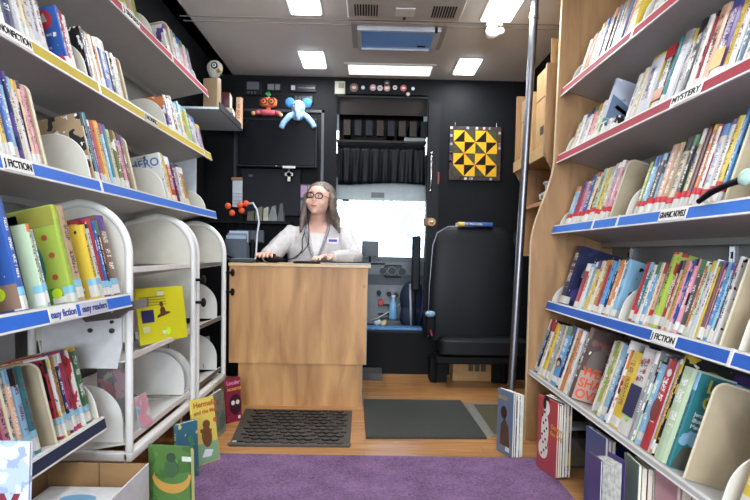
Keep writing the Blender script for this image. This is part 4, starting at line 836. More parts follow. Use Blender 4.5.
# second lower black panel with logo and white tag + small white cross ornament
x0, x1, _, _, z0, z1 = wbox(241, 168, 300, 216, 4.38, 0)
lp = empty('black_board', ((x0+x1)/2, 4.38, z0), 'plain black board below the television', 'board'); MB().box(-(x1-x0)/2, (x1-x0)/2, 0, .05, 0, z1-z0, bev=.003).build('panel', mat('#101219', .5), lp)
MB().box(-.16, -.13, -.001, .0, z1-z0-.06, z1-z0-.045).build('mark', mat('#4a4f58', .5), lp)
p = at(289, 167, Y=4.25); og = empty('hanging_ornament', p, 'small white cross-shaped ornament hanging from white strip below the television', 'ornament')
MB().box(-.045, .045, 0, .006, -.008, .008).build('strip', mat('#bfc0bb', .5), og); MB().box(-.01, .01, 0, .005, -.1, -.03, bev=.002).box(-.028, .028, 0, .005, -.062, -.04, bev=.002).prism(disc(0, -.05, .018), 0, .006, 'xz').build('cross', mat('#b4b4a8', .5), og); MB().tube([(0, .002, -.03), (0, .002, -.008)], .0015, 6).build('string', mat('#999999'), og)
# plush toys
def smooth_union(mb, name, m, parent, vox=.006, it=6, M=None):
    o = mb.build(name, m, None, 'full')
    md = o.modifiers.new('r', 'REMESH'); md.mode = 'VOXEL'; md.voxel_size = vox; md.use_smooth_shade = True
    if it: s = o.modifiers.new('s', 'SMOOTH'); s.iterations = it; s.factor = .5
    dg = bpy.context.evaluated_depsgraph_get(); me = bpy.data.meshes.new_from_object(o.evaluated_get(dg)); o.modifiers.clear(); o.data = me; me.name = name
    for p in me.polygons: p.use_smooth = True
    if parent: o.parent = parent
    if M is not None: o.matrix_basis = M
    return o
TZ = at(276, 118, Y=TVY+.02).z+.014
e = at(298, 118, Y=TVY+.0); el = empty('plush_elephant', (e.x, TVY+.01, TZ), 'light blue plush elephant with darker ears hanging over the television top', 'plush toy')
PB = mat('#86a9cc', .9, name='blue_plush', var=.12, scale=60, bump=.5); PD = mat('#2f6dab', .9, var=.1, scale=60, bump=.5)
m = MB().ball((0, .0, .06), (.05, .045, .052)).tube([(-.03, 0, .015), (-.06, -.03, -.01), (-.1, -.035, -.06), (-.115, -.035, -.095)], [.02, .022, .021, .02]).tube([(.03, 0, .015), (.065, -.03, -.01), (.1, -.035, -.05), (.12, -.035, -.085)], [.02, .022, .021, .02]).ball((0, .0, .0), (.045, .04, .035)).tube([(0, -.03, .05), (.003, -.06, .02), (.006, -.065, -.02), (.01, -.062, -.045)], [.028, .022, .016, .012])
smooth_union(m, 'body', PB, el, .006, 3)
for s in (-1, 1): MB().ball((s*.06, .01, .095), (.034, .012, .036)).build('ear', PD, el, 'full')
for s in (-1, 1): MB().ball((s*.02, -.04, .075), .005).build('eye', BLACK, el, 'full')
e = at(268, 118, Y=TVY); ap = empty('plush_robot', (e.x, TVY+.012, TZ), 'orange plush face with round glasses, green sprout and pink shirt on television', 'plush toy')
PO = mat('#c2693f', .9, var=.1, scale=60, bump=.4)
smooth_union(MB().rings([(0, 0, .06, .045, .03), (0, 0, .07, .06, .035), (0, 0, .105, .062, .036), (0, 0, .12, .05, .03)], 20, pw=3).tube([(0, 0, .06), (0, 0, .02)], .018), 'head', PO, ap, .006, 2)
MB().rings([(0, 0, -.0, .05, .03), (0, -.005, .022, .06, .03), (0, 0, .035, .05, .025)], 16, pw=3).tube([(-.05, -.01, .02), (-.09, -.02, .015)], .016).tube([(.05, -.01, .02), (.085, -.02, .01)], .016).build('shirt', mat('#b9505a', .9), ap, 'full')
MB().ball((-.1, -.024, .01), .016).build('hand', mat('#c79a6a', .9), ap, 'full'); MB().ball((.092, -.024, .0), .014).build('hand', mat('#c79a6a', .9), ap, 'full')
for s in (-1, 1):
    MB().tube([(s*.027+.021*cos(a), -.036, .092+.021*sin(a)) for a in [2*pi*k/14 for k in range(15)]], .004, 6).build('glasses_ring', mat('#3a1a10', .5), ap, 'full'); MB().ball((s*.027, -.033, .092), (.018, .006, .018)).build('lens', mat('#e06a28', .5), ap, 'full'); MB().ball((s*.027, -.041, .092), .006).build('pupil', BLACK, ap, 'full')
MB().tube([(0, 0, .118), (0, 0, .14)], .006).prism([(0, .13), (-.022, .15), (-.01, .165), (0, .15), (.004, .17), (.014, .15), (.022, .145)], -.004, .004, 'xz').build('sprout', mat('#2f7d3f', .8), ap)
# small controls high on the wall
def plate(px0, py0, px1, py1, label, name, col, inner=None, icol='#15161a', dep=.02, cat='switch panel'):
    x0, x1, _, _, z0, z1 = wbox(px0, py0, px1, py1, YW-dep-.001, 0)
    r = empty(name, ((x0+x1)/2, YW-dep-.001, (z0+z1)/2), label, cat); w, h = (x1-x0)/2, (z1-z0)/2
    MB().box(-w, w, 0, dep, -h, h, bev=.002).build('body', mat(col, .45), r)
    if inner:
        for i, (a, b, c, d, cc) in enumerate(inner): MB().box(-w+2*w*a, -w+2*w*b, -.003, .001, -h+2*h*c, -h+2*h*d).build('button' if (b-a) < .3 else 'display', mat(cc, .35), r)
    return r
plate(245, 81, 262, 95, 'black control panel with grey display, leftmost above the television', 'control_panel', '#15161a', [(.12, .82, .4, .95, '#55585c'), (.15, .25, .1, .25, '#44474c'), (.35, .45, .1, .25, '#44474c'), (.55, .65, .1, .25, '#44474c')])
plate(267, 83, 281, 91, 'small control box with two grey windows above the orange plush', 'control_panel', '#22242a', [(.05, .5, .15, .85, '#6b6d6c'), (.6, .9, .15, .85, '#6b6d6c')])
plate(290, 84, 316, 92, 'black radio unit with silver knob above the blue elephant', 'radio', '#17181c', [(.05, .2, .2, .8, '#9a9b9c'), (.3, .95, .45, .6, '#3b3d42')], cat='radio')
plate(294, 95, 313, 103, 'row of dark rocker switches between the radio and the elephant', 'switch_panel', '#101114', [(.05+.19*i, .18+.19*i, .15, .85, '#2f3136') for i in range(5)])
plate(335, 81, 345, 94, 'cream thermostat on the black wall left of the round badges', 'thermostat', '#a9a794', [(.35, .9, .45, .85, '#77765f')], cat='thermostat')
for i, (px, py, r_, col, c2) in enumerate([(354, 87.5, .03, '#6b4a45', '#c9a9a0'), (363, 87.5, .014, '#9fb0bc', '#d9e0e4'), (373, 87.5, .023, '#a8898c', '#e0d0d0'), (380, 88, .02, '#c4bcc0', '#8f8f92'), (387, 88, .023, '#b98f8f', '#e3d7d4'), (387, 83, .022, '#2a2a2c', '#a9a6a4'), (395, 87.5, .016, '#d2cfcd', '#777777'), (403.5, 88, .023, '#b9585a', '#e0d7d4'), (413, 88.5, .013, '#b9c7cf', '#eef2f4'), (408, 94, .014, '#b09a90', '#d9cfc8')]):
    p = at(px, py, Y=YW-.006); b_ = empty('badge', p, 'round badge pinned above the cab opening, %s of the ten from left' % ORD[i], 'badge', 'badges above the cab opening')
    MB().tube([(0, 0, 0), (0, .004, 0)], r_, 20).build('disc', mat(col, .35), b_, 'a'); MB().prism(disc(0, 0, r_*.55, r_*.35), -.0012, 0, 'xz').build('picture', mat(c2, .35), b_)
# door leaf edge, handle, red tag, latch
pdr = empty('door_panel', ((OX1+.0425), 4.41, .35), 'narrow black door panel with silver handle, between the cab opening and the quilt', 'door panel')
MB().box(-.0425, .0425, 0, .038, 0, 1.65).build('leaf', mat('#141519', .5), pdr)
def parto(nm, p): o = bpy.data.objects.new(nm, None); C.objects.link(o); o.parent = pdr; o.location = Vector(p)-pdr.location; return o
p = at(431, 172, Y=4.385); hd = parto('handle', p)
MB().tube([(0, .0, -.13), (0, -.012, -.1), (0, -.02, 0), (0, -.012, .1), (0, 0, .13)], [.006, .009, .01, .009, .006], 10).build('grip', CHROME, hd, 'full'); MB().ball((0, .0, .135), .012).build('end_mount', CHROME, hd, 'full'); MB().ball((0, .0, -.135), .01).build('end_mount', CHROME, hd, 'full'); MB().box(-.004, .004, 0, .025, -.135, -.125).box(-.004, .004, 0, .025, .125, .135).build('bracket', CHROME, hd)
p = at(438.5, 178, Y=4.4); rt = parto('pull_tag', p); MB().box(-.008, .008, 0, .01, -.045, .045, bev=.004).build('tag', mat('#7a2a28', .5), rt)
p = at(430, 222, Y=4.37); lt = parto('latch', p); MB().box(-.045, .01, 0, .04, -.03, .03, bev=.008).build('plate', mat('#6b4a30', .5), lt); MB().tube([(.012, -.004, 0), (.012, .03, 0)], .03, 20).build('rose', mat('#a97a3c', .4), lt, 'a'); MB().ball((.012, -.01, 0), .013).build('bolt', mat('#e8d9a8', .2, .6), lt, 'full')

# quilt
x0, x1, _, _, z0, z1 = wbox(450, 126, 500, 181, 4.425, 0)
ql = empty('wall_quilt', ((x0+x1)/2, 4.425, z0), 'square yellow and black pinwheel quilt hanging on the black wall', 'quilt')
w, h = x1-x0, z1-z0
MB().box(-w/2, w/2, 0, .012, 0, h, bev=.003).build('backing', mat('#3a302c', .9, name='quilt_border', var=.5, scale=45), ql)
bw = .03; n = 4; cw = (w-2*bw)/n; chh = (h-2*bw)/n
qy, qk, qg = MB(), MB(), MB()
for i in range(n):
    for j in range(n):
        a, b = -w/2+bw+i*cw, bw+j*chh
        c = [(a, b), (a+cw, b), (a+cw, b+chh), (a, b+chh)]
        r_ = n-1-j; UL, UR, LL, LR = [c[0], c[2], c[3]], [c[1], c[2], c[3]], [c[0], c[1], c[3]], [c[0], c[1], c[2]]
        t1_, t2_ = ((UL, LR) if i % 2 == 0 else (LL, UR)) if r_ % 2 == 0 else ((UR, LL) if i % 2 == 0 else (LR, UL))
        qy.prism(t1_, -.002, 0, 'xz'); (qk if (i+j) % 2 else qg).prism(t2_, -.002, 0, 'xz')
qy.build('yellow_patches', mat('#d9a012', .9, name='yellow_cloth', var=.2, scale=70), ql); qk.build('black_patches', mat('#1d1512', .9), ql); qg.build('green_patches', mat('#3a3a20', .9, var=.5, scale=60), ql)
br_ = MB()
for i in range(26):
    u = random.random(); s = i % 4; x = [-w/2+.003, w/2-.021, -w/2+u*(w-.02), -w/2+u*(w-.02)][s]; z = [u*(h-.02), u*(h-.02), .003, h-.021][s]
    br_.box(x, x+.018, -.0015, 0, z, z+.018, i % 3)
br_.build('border_patches', [mat('#8d9299', .9), mat('#5a2f24', .9), mat('#b9b2a8', .9)], ql)
for s in (-1, 1): MB().tube([(s*w*.4, .004, h), (s*w*.4, .004, h+.03)], .003, 6).build('hanger', CHROME, ql)
# overhead dark storage, curtain, header inside opening
OC = (OX0+OX1)/2; OW = (OX1-OX0)/2
zc1 = at(380, 146, Y=4.5).z; zc0 = at(380, 183, Y=4.5).z; zh0 = at(380, 199, Y=4.5).z
ob = empty('overhead_cabinet', (OC, 4.52, zc1+.03), 'dark brown overhead cubby shelf above the black curtain', 'cabinet')
hh = OTOP-zc1-.035
MB().box(-OW, OW, .3, .32, 0, hh).box(-OW, OW, 0, .3, 0, .015).box(-OW, OW, 0, .02, hh-.13, hh).build('body', mat('#221b17', .5), ob)
for i in range(8):
    x = -OW+.05+i*.082; MB().box(x, x+.05, .0, .29, hh-.28-.001, hh-.17).build('cubby', mat(['#2a221d', '#15161c', '#10131c', '#2a221d', '#12151f', '#2a221d', '#26201b', '#101218'][i], .5), ob)
MB().box(-.2, .02, .02, .2, .016, .05, bev=.01).build('dark_cloth', BLACKF, ob); 
pk = tag(MB().box(.17, .33, .02, .2, .001, .03, bev=.003).build('white_folder'.replace('white_folder', 'folder_stack'), mat('#8e9494', .6)), 'pale folder stack lying on the cubby shelf at its right end', 'folders'); pk.location = (OC, 4.53, zc1+.047)
cu = MB(); N = 120
def cloth(nm, x0, x1, z0, z1, y, amp, wl, parent=None, m=BLACKF, th=.004):
    bm = bmesh.new(); cols = []
    nx = int((x1-x0)/.006); nz = 10
    for i in range(nx+1):
        x = x0+(x1-x0)*i/nx; col = []
        for j in range(nz+1):
            t = j/nz; z = z1+(z0-z1)*t
            a = amp*(.4+.6*t); yy = y+a*sin(x*wl+2*sin(x*9)+t*1.2)+a*.4*sin(x*wl*2.3)
            col.append(bm.verts.new((x+.006*t*sin(x*20), yy, z+(.01*sin(x*8) if j == nz else 0))))
        cols.append(col)
    for a, b in zip(cols, cols[1:]):
        for j in range(nz): bm.faces.new((a[j], b[j], b[j+1], a[j+1]))
    me = bpy.data.meshes.new(nm); bm.to_mesh(me); bm.free(); me.materials.append(m)
    for p in me.polygons: p.use_smooth = True
    o = bpy.data.objects.new(nm, me); C.objects.link(o); o.parent = parent
    s = o.modifiers.new('t', 'SOLIDIFY'); s.thickness = th; return o
ct = empty('curtain', (0, 4.56, 0), 'gathered black valance curtain across the top of the cab opening', 'curtain')
cloth('fabric', OX0+.005, OX1-.005, zc0, zc1, 0, .012, 75, ct, mat('#0b0c10', .5, name='satin_black', var=.05))
MB().tube([(OX0, 0, zc1+.005), (OX1, 0, zc1+.005)], .007, 10).build('rod', BLACK, ct, 'a')
hdm = struct('trim_6', MB().box(-1.0, 1.1, 5.2, 5.24, 1.36, 1.75), mat('#b9c2c4', .5)); 
# sun visor strip header visible above the glass
vz = empty('windscreen_header', (OC, 4.62, zh0), 'pale grey header strip with small dark label under the curtain', 'panel')
MB().box(-OW-.04, OW+.04, 0, .03, 0, zc0-zh0+.05).build('strip', mat('#9aa5a6', .4), vz); MB().box(-.07, .03, -.002, 0, .02, .06).build('dark_label', mat('#3f4a4e', .4), vz); MB().box(-.29, -.24, -.003, 0, -.012, .004).build('clip', BLACK, vz)

# ------------------------------------------------------------ cab
struct('wall_cab', MB().box(-1.25, -1.2, 4.5, 6.0, .3, 2.2).box(1.25, 1.3, 4.5, 6.0, .3, 2.2).box(-1.25, 1.3, 4.5, 6.0, 2.1, 2.2).box(-1.25, 1.3, 5.95, 6.0, .3, .8).box(-1.25, 1.3, 5.24, 6.0, 1.5, 1.55), mat('#5d6468', .6))
struct('floor_cab', MB().box(-1.25, 1.3, 4.5, 6.0, .27, .3).box(OX0, OX1, 4.44, 4.5, SILL-.02, SILL-.005), mat('#1f2226', .5))
struct('window_1', MB().box(-1.1, 1.15, 5.86, 5.866, .75, 1.52), GLASS)
bm_ = tag(MB().box(-.05, .42, 4.46, 4.62, .326, .345, bev=.005).build('step_mat', mat('#4f7fb0', .5, var=.15, scale=30)), 'blue mat on the raised cab floor at the opening', 'mat')
# dashboard
dz = at(385, 257, Y=5.1).z
DBm = mat('#7c8288', .5, name='dashboard_plastic', var=.05)
db = empty('dashboard', (.3, 5.1, .3), 'grey dashboard with round gauges, vents and red switch in the cab', 'dashboard')
MB().prism([(0, 0), (.03, .33), (-.02, .42), (-.02, .53), (.06, dz-.3), (.62, dz-.3), (.62, 0)], -.75, .62, 'yz', M=Matrix.Diagonal((1, 1, 1, 1))).build('body', DBm, db)
def dpos(px, py, Y=5.075): return at(px, py, Y=Y)-Vector((.3, 5.1, .3))
p = dpos(396, 272, 5.06); MB().box(p.x-.1, p.x+.05, p.y, p.y+.1, p.z-.05, p.z+.06, bev=.02).build('instrument_binnacle', mat('#3a3d42', .5), db)
for px, py, r_ in ((383, 271, .03), (392, 271, .035), (402, 272, .035)): 
    p = dpos(px, py, 5.05); MB().tube([(p.x, p.y, p.z), (p.x, p.y+.02, p.z)], r_, 20).build('gauge', mat('#15171a', .3), db, 'a'); MB().tube([(p.x+r_*cos(a), p.y, p.z+r_*sin(a)) for a in [2*pi*k/20 for k in range(21)]], .003, 6).build('gauge_ring', mat('#8d9299', .4), db, 'a')
for px, py in ((379, 293), (389, 294), (396, 295)):
    p = dpos(px, py, 5.06); MB().tube([(p.x, p.y, p.z), (p.x, p.y+.06, p.z)], .02, 16).build('dial', mat('#202226', .4), db, 'a')
p = dpos(381, 302, 5.06); MB().box(p.x-.02, p.x+.02, p.y, p.y+.06, p.z-.03, p.z+.02, bev=.004).build('red_switch', mat('#c03030', .4), db)
for i in range(2):
    p = dpos(384, 305+i*9, 5.07); MB().box(p.x-.05, p.x+.09, p.y, p.y+.06, p.z-.006, p.z+.006).build('vent', mat('#1a1c1f', .4), db)
sw = empty('steering_wheel', at(340, 288, Y=4.95), 'dark steering wheel mostly hidden behind the desk edge', 'steering wheel')
MB().tube([(.2*cos(a), .07*sin(a), .19*sin(a)) for a in [2*pi*k/28 for k in range(29)]], .014, 8).build('rim', BLACK, sw, 'full'); MB().tube([(-.2, 0, 0), (.2, 0, 0)], .012, 8).ball((0, 0, 0), (.05, .03, .05)).build('spokes', BLACK, sw, 'full'); MB().tube([(0, .02, 0), (0, .16, -.06)], .02, 10).build('column', BLACK, sw, 'a')
p = at(370, 259, Y=4.98); tb_ = empty('tablet', p, 'small black tablet screen standing on the dashboard', 'tablet'); MB().box(-.07, .07, 0, .012, .02, .15, bev=.005).build('screen', mat('#1d2328', .25), tb_); MB().tube([(0, .008, .02), (0, .06, -.03), (0, .12, -.04)], .008, 8).build('stand', BLACK, tb_)
cd_ = MB().tube([at(406, 297, Y=5.0), at(400, 304, Y=4.97), at(390, 311, Y=4.96), at(378, 318, Y=4.97), at(368, 321, Y=5.0)], .005, 8).build('charging_cord', mat('#d9dcdc', .5), None, 'full'); tag(cd_, 'white cord hanging across the dashboard', 'cord')
p = at(393, 318, Y=4.93); 
cons = tag(MB().box(p.x-.12, p.x+.2, 4.86, 5.08, .3, p.z-.012, bev=.01).build('centre_console', mat('#4a4f55', .5)), 'grey console below the dashboard holding a water bottle', 'console')
wbt = empty('water_bottle', (p.x, 4.93, p.z-.01), 'clear blue plastic water bottle standing on the cab console', 'bottle')
MB().rings([(0, 0, 0, .03, .03), (0, 0, .01, .034, .034), (0, 0, .1, .034, .034), (0, 0, .13, .03, .03), (0, 0, .16, .013, .013), (0, 0, .18, .013, .013)], 18).build('bottle_body', mat('#7fb4dc', .15, name='blue_bottle'), wbt, 'full'); MB().rings([(0, 0, .181, .015, .015), (0, 0, .2, .015, .015)], 14).build('cap', mat('#e4e9ec', .4), wbt)
# bag / jacket and vertical dark pillar pad in front of the cab door
p = at(412, 306, Y=4.72)
bg = empty('backpack', (p.x, 4.74, .302), 'navy and black backpack with straps slumped beside the cab console', 'bag')
smooth_union(MB().ball((0, 0, .24), (.1, .07, .15)).ball((.02, .02, .14), (.11, .08, .14)).ball((-.02, -.02, .1), (.08, .06, .1)), 'bag_body', mat('#0e1a33', .7, var=.25, scale=25, bump=.5), bg, .01, 3)
for s in (-1, 1): MB().tube([(s*.04+.02, -.05, .36), (s*.05+.03, -.09, .28), (s*.045+.03, -.1, .16), (s*.03+.02, -.08, .04)], .009, 8).build('strap', mat('#27305a' if s > 0 else '#a9adb5', .6), bg, 'full')
x0, x1, _, _, z0, z1 = wbox(412.5, 236, 420, 291, 4.6, 0); pdm = tag(MB().box(x0, x1, 4.6, 4.66, z0, z1, bev=.015).build('mirror_pad', mat('#191b1f', .5)), 'tall narrow black padded bar at the right of the cab opening', 'grab bar')
MB().tube([((x0+x1)/2, 4.63, .302), ((x0+x1)/2, 4.63, z0)], .01, 8).build('stem', BLACK, pdm)
x = .1
for i, (px, py, col, lb) in enumerate([(377, 325, '#a9b7c4', 'crumpled pale tissue on the cab floor mat'), (383, 327, '#c2b48a', 'small cream wrapper on the cab floor mat')]):
    p = at(px, py, Y=4.6); o = smooth_union(MB().ball((0, 0, .02), (.025, .02, .022)).ball((.015, .01, .03), (.015, .015, .022)), 'crumpled_paper', mat(col, .8), None, .006, 1); o.location = (p.x, 4.57, .344); tag(o, lb, 'paper')
# outside: paved ground and leafy trees
ground = tag(MB().box(-40, 40, 6.4, 90, -1.0, -.9).build('street_ground', mat('#8d8f8c', .9, var=.1, scale=1)), 'pale street outside the windscreen', 'ground', kind='stuff')
ground['kind'] = 'structure'
def leaf_tree(x, y, h, r, label, seed):
    rd = random.Random(seed); t = empty('tree', (x, y, -.9), label, 'tree', 'trees outside the windscreen')
    MB().tube([(0, 0, 0), (.1, 0, h*.5), (0, .1, h*.8)], [.22, .17, .08], 8).build('trunk', mat('#6b5a48', .9), t, 'a')
    bm = bmesh.new()
    for i in range(1100):
        a, b_ = rd.uniform(0, 2*pi), rd.uniform(-1, 1); q = rd.random()**.4*r; s = math.sqrt(1-b_*b_)
        c = Vector((q*s*cos(a), q*s*sin(a), h*.72+q*b_*.9)); u = Vector((rd.uniform(-1, 1), rd.uniform(-1, 1), rd.uniform(-1, 1))).normalized()*.11; v = u.orthogonal().normalized()*.06
        bm.faces.new([bm.verts.new(c+e_) for e_ in (-u, v, u, -v)])
    me = bpy.data.meshes.new('foliage'); bm.to_mesh(me); bm.free(); me.materials.append(mat('#aebfb2', .7, name='leaves', var=.2, scale=2)); o = bpy.data.objects.new('foliage', me); C.objects.link(o); o.parent = t
leaf_tree(1.6, 16, 5.2, 2.2, 'pale sunlit tree seen through the windscreen at right', 3)
leaf_tree(-2.4, 19, 5.5, 2.4, 'pale sunlit tree seen through the windscreen at left', 5)

# ------------------------------------------------------------ jump seat
sx0 = at(429, 300, Y=4.1).x; sx1 = at(518, 300, Y=4.1).x; SW = (sx1-sx0)/2; SX = (sx0+sx1)/2
zt = at(470, 227, Y=4.15).z; zb = at(470, 338, Y=4.1).z
st = empty('passenger_seat', (SX, 4.15, 0), 'wide black vinyl high-back seat against the black wall beside the cab opening', 'seat')
def sback(px): return None
MB().rings([(0, 0, zb-.02, SW*.98, .06), (0, .0, zb+.1, SW, .07), (0, 0, zb+.35, SW*.99, .07), (0, .01, zt-.14, SW*.93, .065), (0, .015, zt-.05, SW*.84, .055), (0, .02, zt-.012, SW*.7, .04), (0, .02, zt, SW*.6, .025)], 40, pw=5).build('backrest', LEATHER, st, 'a')
MB().tube([(-SW*.99, -.02, zb), (-SW*.99, -.03, zb+.35), (-SW*.93, -.02, zt-.13), (-SW*.84, -.02, zt-.045), (-SW*.6, -.01, zt-.002), (0, -.01, zt+.002)], .004, 6).build('piping', mat('#8b8d92', .35), st, 'full')
MB().rings([(0, 0, 0, SW*.9, .05), (0, 0, .02, SW*.97, .08), (0, 0, .1, SW*.97, .08), (0, 0, .125, SW*.9, .05)], 40, pw=6, M=Matrix.Translation((.05, -.14, at(470, 357, Y=3.95).z))).build('seat_cushion', LEATHER, st, 'a')
zq = at(470, 357, Y=3.95).z
MB().box(-SW*.85, SW*.95, -.2, .0, zq-.05, zq-.002, bev=.01).build('seat_frame', BLACK, st)
for s in (-1, 1): MB().tube([(s*SW*.8, 0.03, zq-.05), (s*SW*.8, 0.03, .0)], .02, 8).build('leg', BLACK, st, 'a')
MB().box(.165, SW*.95, .02, .2, .001, zq-.052).build('under_seat_dark_block', BLACK, st); MB().box(-SW*.9, -SW*.52, .02, .2, .001, zq-.052).build('under_seat_dark_block', BLACK, st)  # black boxes added to keep the space under the seat dark
zz = at(432, 320, Y=4.0).z
MB().box(-SW-.03, -SW+.035, -.18, .02, zz-.1, zz+.05, bev=.015).build('recline_bracket', BLACK, st); MB().ball((-SW-.005, -.2, zz+.045), (.035, .03, .022)).build('lever_knob', mat('#7f9fb4', .35), st, 'full'); MB().tube([(-SW, -.2, zz-.06), (-SW+.01, -.205, zz-.1)], .006, 6).build('red_button', mat('#a03030', .4), st)
# dark box behind seat: a second black seat edge right of the first
p = at(520, 232, Y=4.3); s2 = tag(MB().rings([(0, 0, 0, .2, .06), (0, 0, .8, .2, .06), (0, 0, .87, .17, .05)], 30, pw=5).build('seat_back', LEATHER, None, 'a'), 'second black seat back beyond the wide seat, mostly behind the pole', 'seat'); s2.location = (p.x+.14, 4.33, p.z-.87)
MB().box(-.17, .17, -.04, .04, -(p.z-.87)+.001, .0).build('seat_base', BLACK, s2)
p = at(474, 228, Y=4.15); b = make_book(basis((p.x-.115, 4.12, zt+.004), (0, 0, 1), (1, 0, 0), (0, 1, 0)) if 0 else basis((p.x-.12, 4.11, zt+.003), (0, 0, 1), (0, 1, 0), (-1, 0, 0)) @ Matrix.Identity(4), .028, .15, .235, 'blue', 'yellow', 'white', 'thick blue and yellow book lying on top of the wide black seat', hard=False, art=.9, lab=False)
b.matrix_world = basis((p.x+.12, 4.1, zt+.003), (0, 0, 1), (0, 1, 0), (-1, 0, 0))
x0, x1, _, _, z0, z1 = wbox(457, 358, 487, 384, 4.2, 0); cb = empty('carton', ((x0+x1)/2, 4.2, 0), 'closed brown cardboard carton with print under the wide black seat', 'box')
cb.location.y = 4.24; MB().box(-.13, .16, -.0, .18, .001, .19).build('body', CARD, cb); MB().box(-.131, .161, .08, .1, .189, .1915).build('tape', mat('#8a6a45', .4), cb)
for i in range(3): MB().box(-.02+i*.045, .015+i*.045, -.002, 0, .07, .12).build('print', mat('#54452f', .7), cb)

# ------------------------------------------------------------ cabinet beyond the plywood panel
oc = empty('side_cabinet', (1.05, 3.35, 0), 'plywood overhead side cabinet with open shelves beyond the grab pole', 'cabinet'); ivc = oc.matrix_world.inverted()
def oadd(mb, nm, m): o = mb.build(nm, m, oc); o.matrix_basis = ivc; return o
zs1 = at(540, 152, Y=3.15).z; zs0 = at(535, 200, Y=3.2).z; xe = at(545, 130, Y=3.02).x
for y in (3.02, 3.66):
    xx = xe if y < 3.1 else at(516, 140, Y=3.66).x
    pts = [(xx, 2.0 if y > 3.1 else 1.86), (xx, zs1-.02), (xx+.02, zs1-.07), (xx+.05, zs1-.12), (xx+.06, zs0-.05), (xx+.06, .9), (1.24, .9), (1.24, 1.86)]
    if y > 3.1: pts[0] = (xx, 1.86)
    oadd(MB().prism(pts, y, y+.018, 'xz'), 'side_panel', PANELW)
oadd(MB().box(xe+.003, 1.24, 3.04, 3.66, zs1-.02, zs1), 'shelf', PANELW); oadd(MB().box(xe, xe+.018, 3.04, 3.66, zs1-.04, zs1+.02), 'shelf_lip', mat('#bd9b6c', .5)); oadd(MB().box(xe+.065, 1.24, 3.04, 3.66, zs0-.02, zs0), 'shelf', mat('#b98352', .5)); oadd(MB().box(1.225, 1.24, 3.04, 3.66, .9, 1.86), 'back_panel', mat('#4a3a2a', .6)); oadd(MB().box(xe+.07, 1.24, 3.04, 3.66, .9, .915), 'shelf', PANELW)
for (y0, y1, hh, lb) in ((3.06, 3.3, .43, 'taller cardboard carton with open flap on the plywood side cabinet'), (3.38, 3.62, .37, 'smaller cardboard carton farther along the plywood side cabinet')):
    bx2 = empty('carton', (xe+.15, (y0+y1)/2, zs1+.001), lb, 'box'); l = (y1-y0)/2
    MB().box(-.12, .12, -l, l, 0, hh).build('body', CARD, bx2); MB().box(-.1215, -.12, -.03, .03, hh*.22, hh*.32).build('hand_hole', mat('#3a2a18', .8), bx2); MB().box(-.1213, -.12, -l+.01, l, hh*.66, hh*.67).build('flap_crease', mat('#5a4428', .8), bx2)
    if hh > .4: MB().prism([(-.12, 0), (.1, 0), (-.02, .11), (-.12, .12)], -l, -l+.004, 'xz', M=Matrix.Translation((0, 0, hh))).build('raised_flap', CARD, bx2)
wf = empty('mug', (max(at(544, 190, Y=3.3).x, xe+.125), 3.3, zs0+.001), 'small white ceramic mug set on the lower plywood side shelf', 'mug')
MB().rings([(0, 0, 0, .04, .04), (0, 0, .05, .045, .045), (0, 0, .06, .03, .03), (0, 0, .09, .032, .032), (0, 0, .1, .045, .045), (0, 0, .11, .04, .04)], 18).build('body', WHITE, wf, 'a'); MB().tube([(-.04, 0, .045), (-.06, 0, .035), (-.058, 0, .015), (-.04, 0, .01)], .006, 8).build('handle', WHITE, wf, 'full')

# ------------------------------------------------------------ overhead bin at far left with toy and books
ox = empty('overhead_shelf', (-1.02, 3.82, 1.71), 'pale blue-white overhead shelf at far left above the black wall', 'shelf')
MB().box(-.17, .15, -.31, .31, .0, .012).build('shelf_board', mat('#cfdce6', .4), ox); MB().box(.15, .156, -.31, .31, .0, .04).build('front_edge', mat('#33363c', .5), ox)
def stack(x, y, z, sx, sy, sz, col, lb, rz=0):
    M = Matrix.Translation((x, y, z)) @ Matrix.Rotation(rz, 4, 'Z') @ basis((0, 0, 0), (0, 0, 1), (0, 1, 0), (-1, 0, 0))
    return make_book(M, sz, sy, sx, col, random.choice(ACC), random.choice(ACC), lb, hard=False, art=.3, lab=False)
zO = 1.7235
stack(-.885, 3.93, zO, .15, .17, .06, 'black', 'black photo book lying at the bottom of the overhead shelf pile', .1)
stack(-.89, 3.94, zO+.062, .14, .16, .035, 'cream', 'cream book lying in the middle of the overhead shelf pile', .1)
stack(-.91, 3.95, zO+.099, .11, .13, .1, 'maroon', 'dusty red box-like book on top of the overhead shelf pile', .1)
make_book(Matrix.Translation((-.93, 3.72, zO)) @ Matrix.Rotation(pi/2-.3, 4, 'Z'), .05, .1, .225, 'tan', 'tan', 'tan', 'beige book standing under the white owl toy on overhead shelf', hard=False, art=-3, lab=False)
make_book(Matrix.Translation((-.90, 4.085, zO)) @ Matrix.Rotation(-.1, 4, 'Z'), .036, .04, .2, 'peach', 'cream', 'brown', 'pinkish beige book standing at far end of overhead shelf', hard=False, art=-3, lab=False)
pz = zO+.2285
pg_ = empty('plush_owl', (-.955, 3.745, pz), 'white round owl toy with black eye and orange beak sitting near the ceiling', 'plush toy')
smooth_union(MB().ball((0, 0, .058), (.05, .044, .048)).ball((-.005, .008, .022), (.034, .03, .022)), 'body', mat('#c2bfae', .9), pg_, .006, 3)
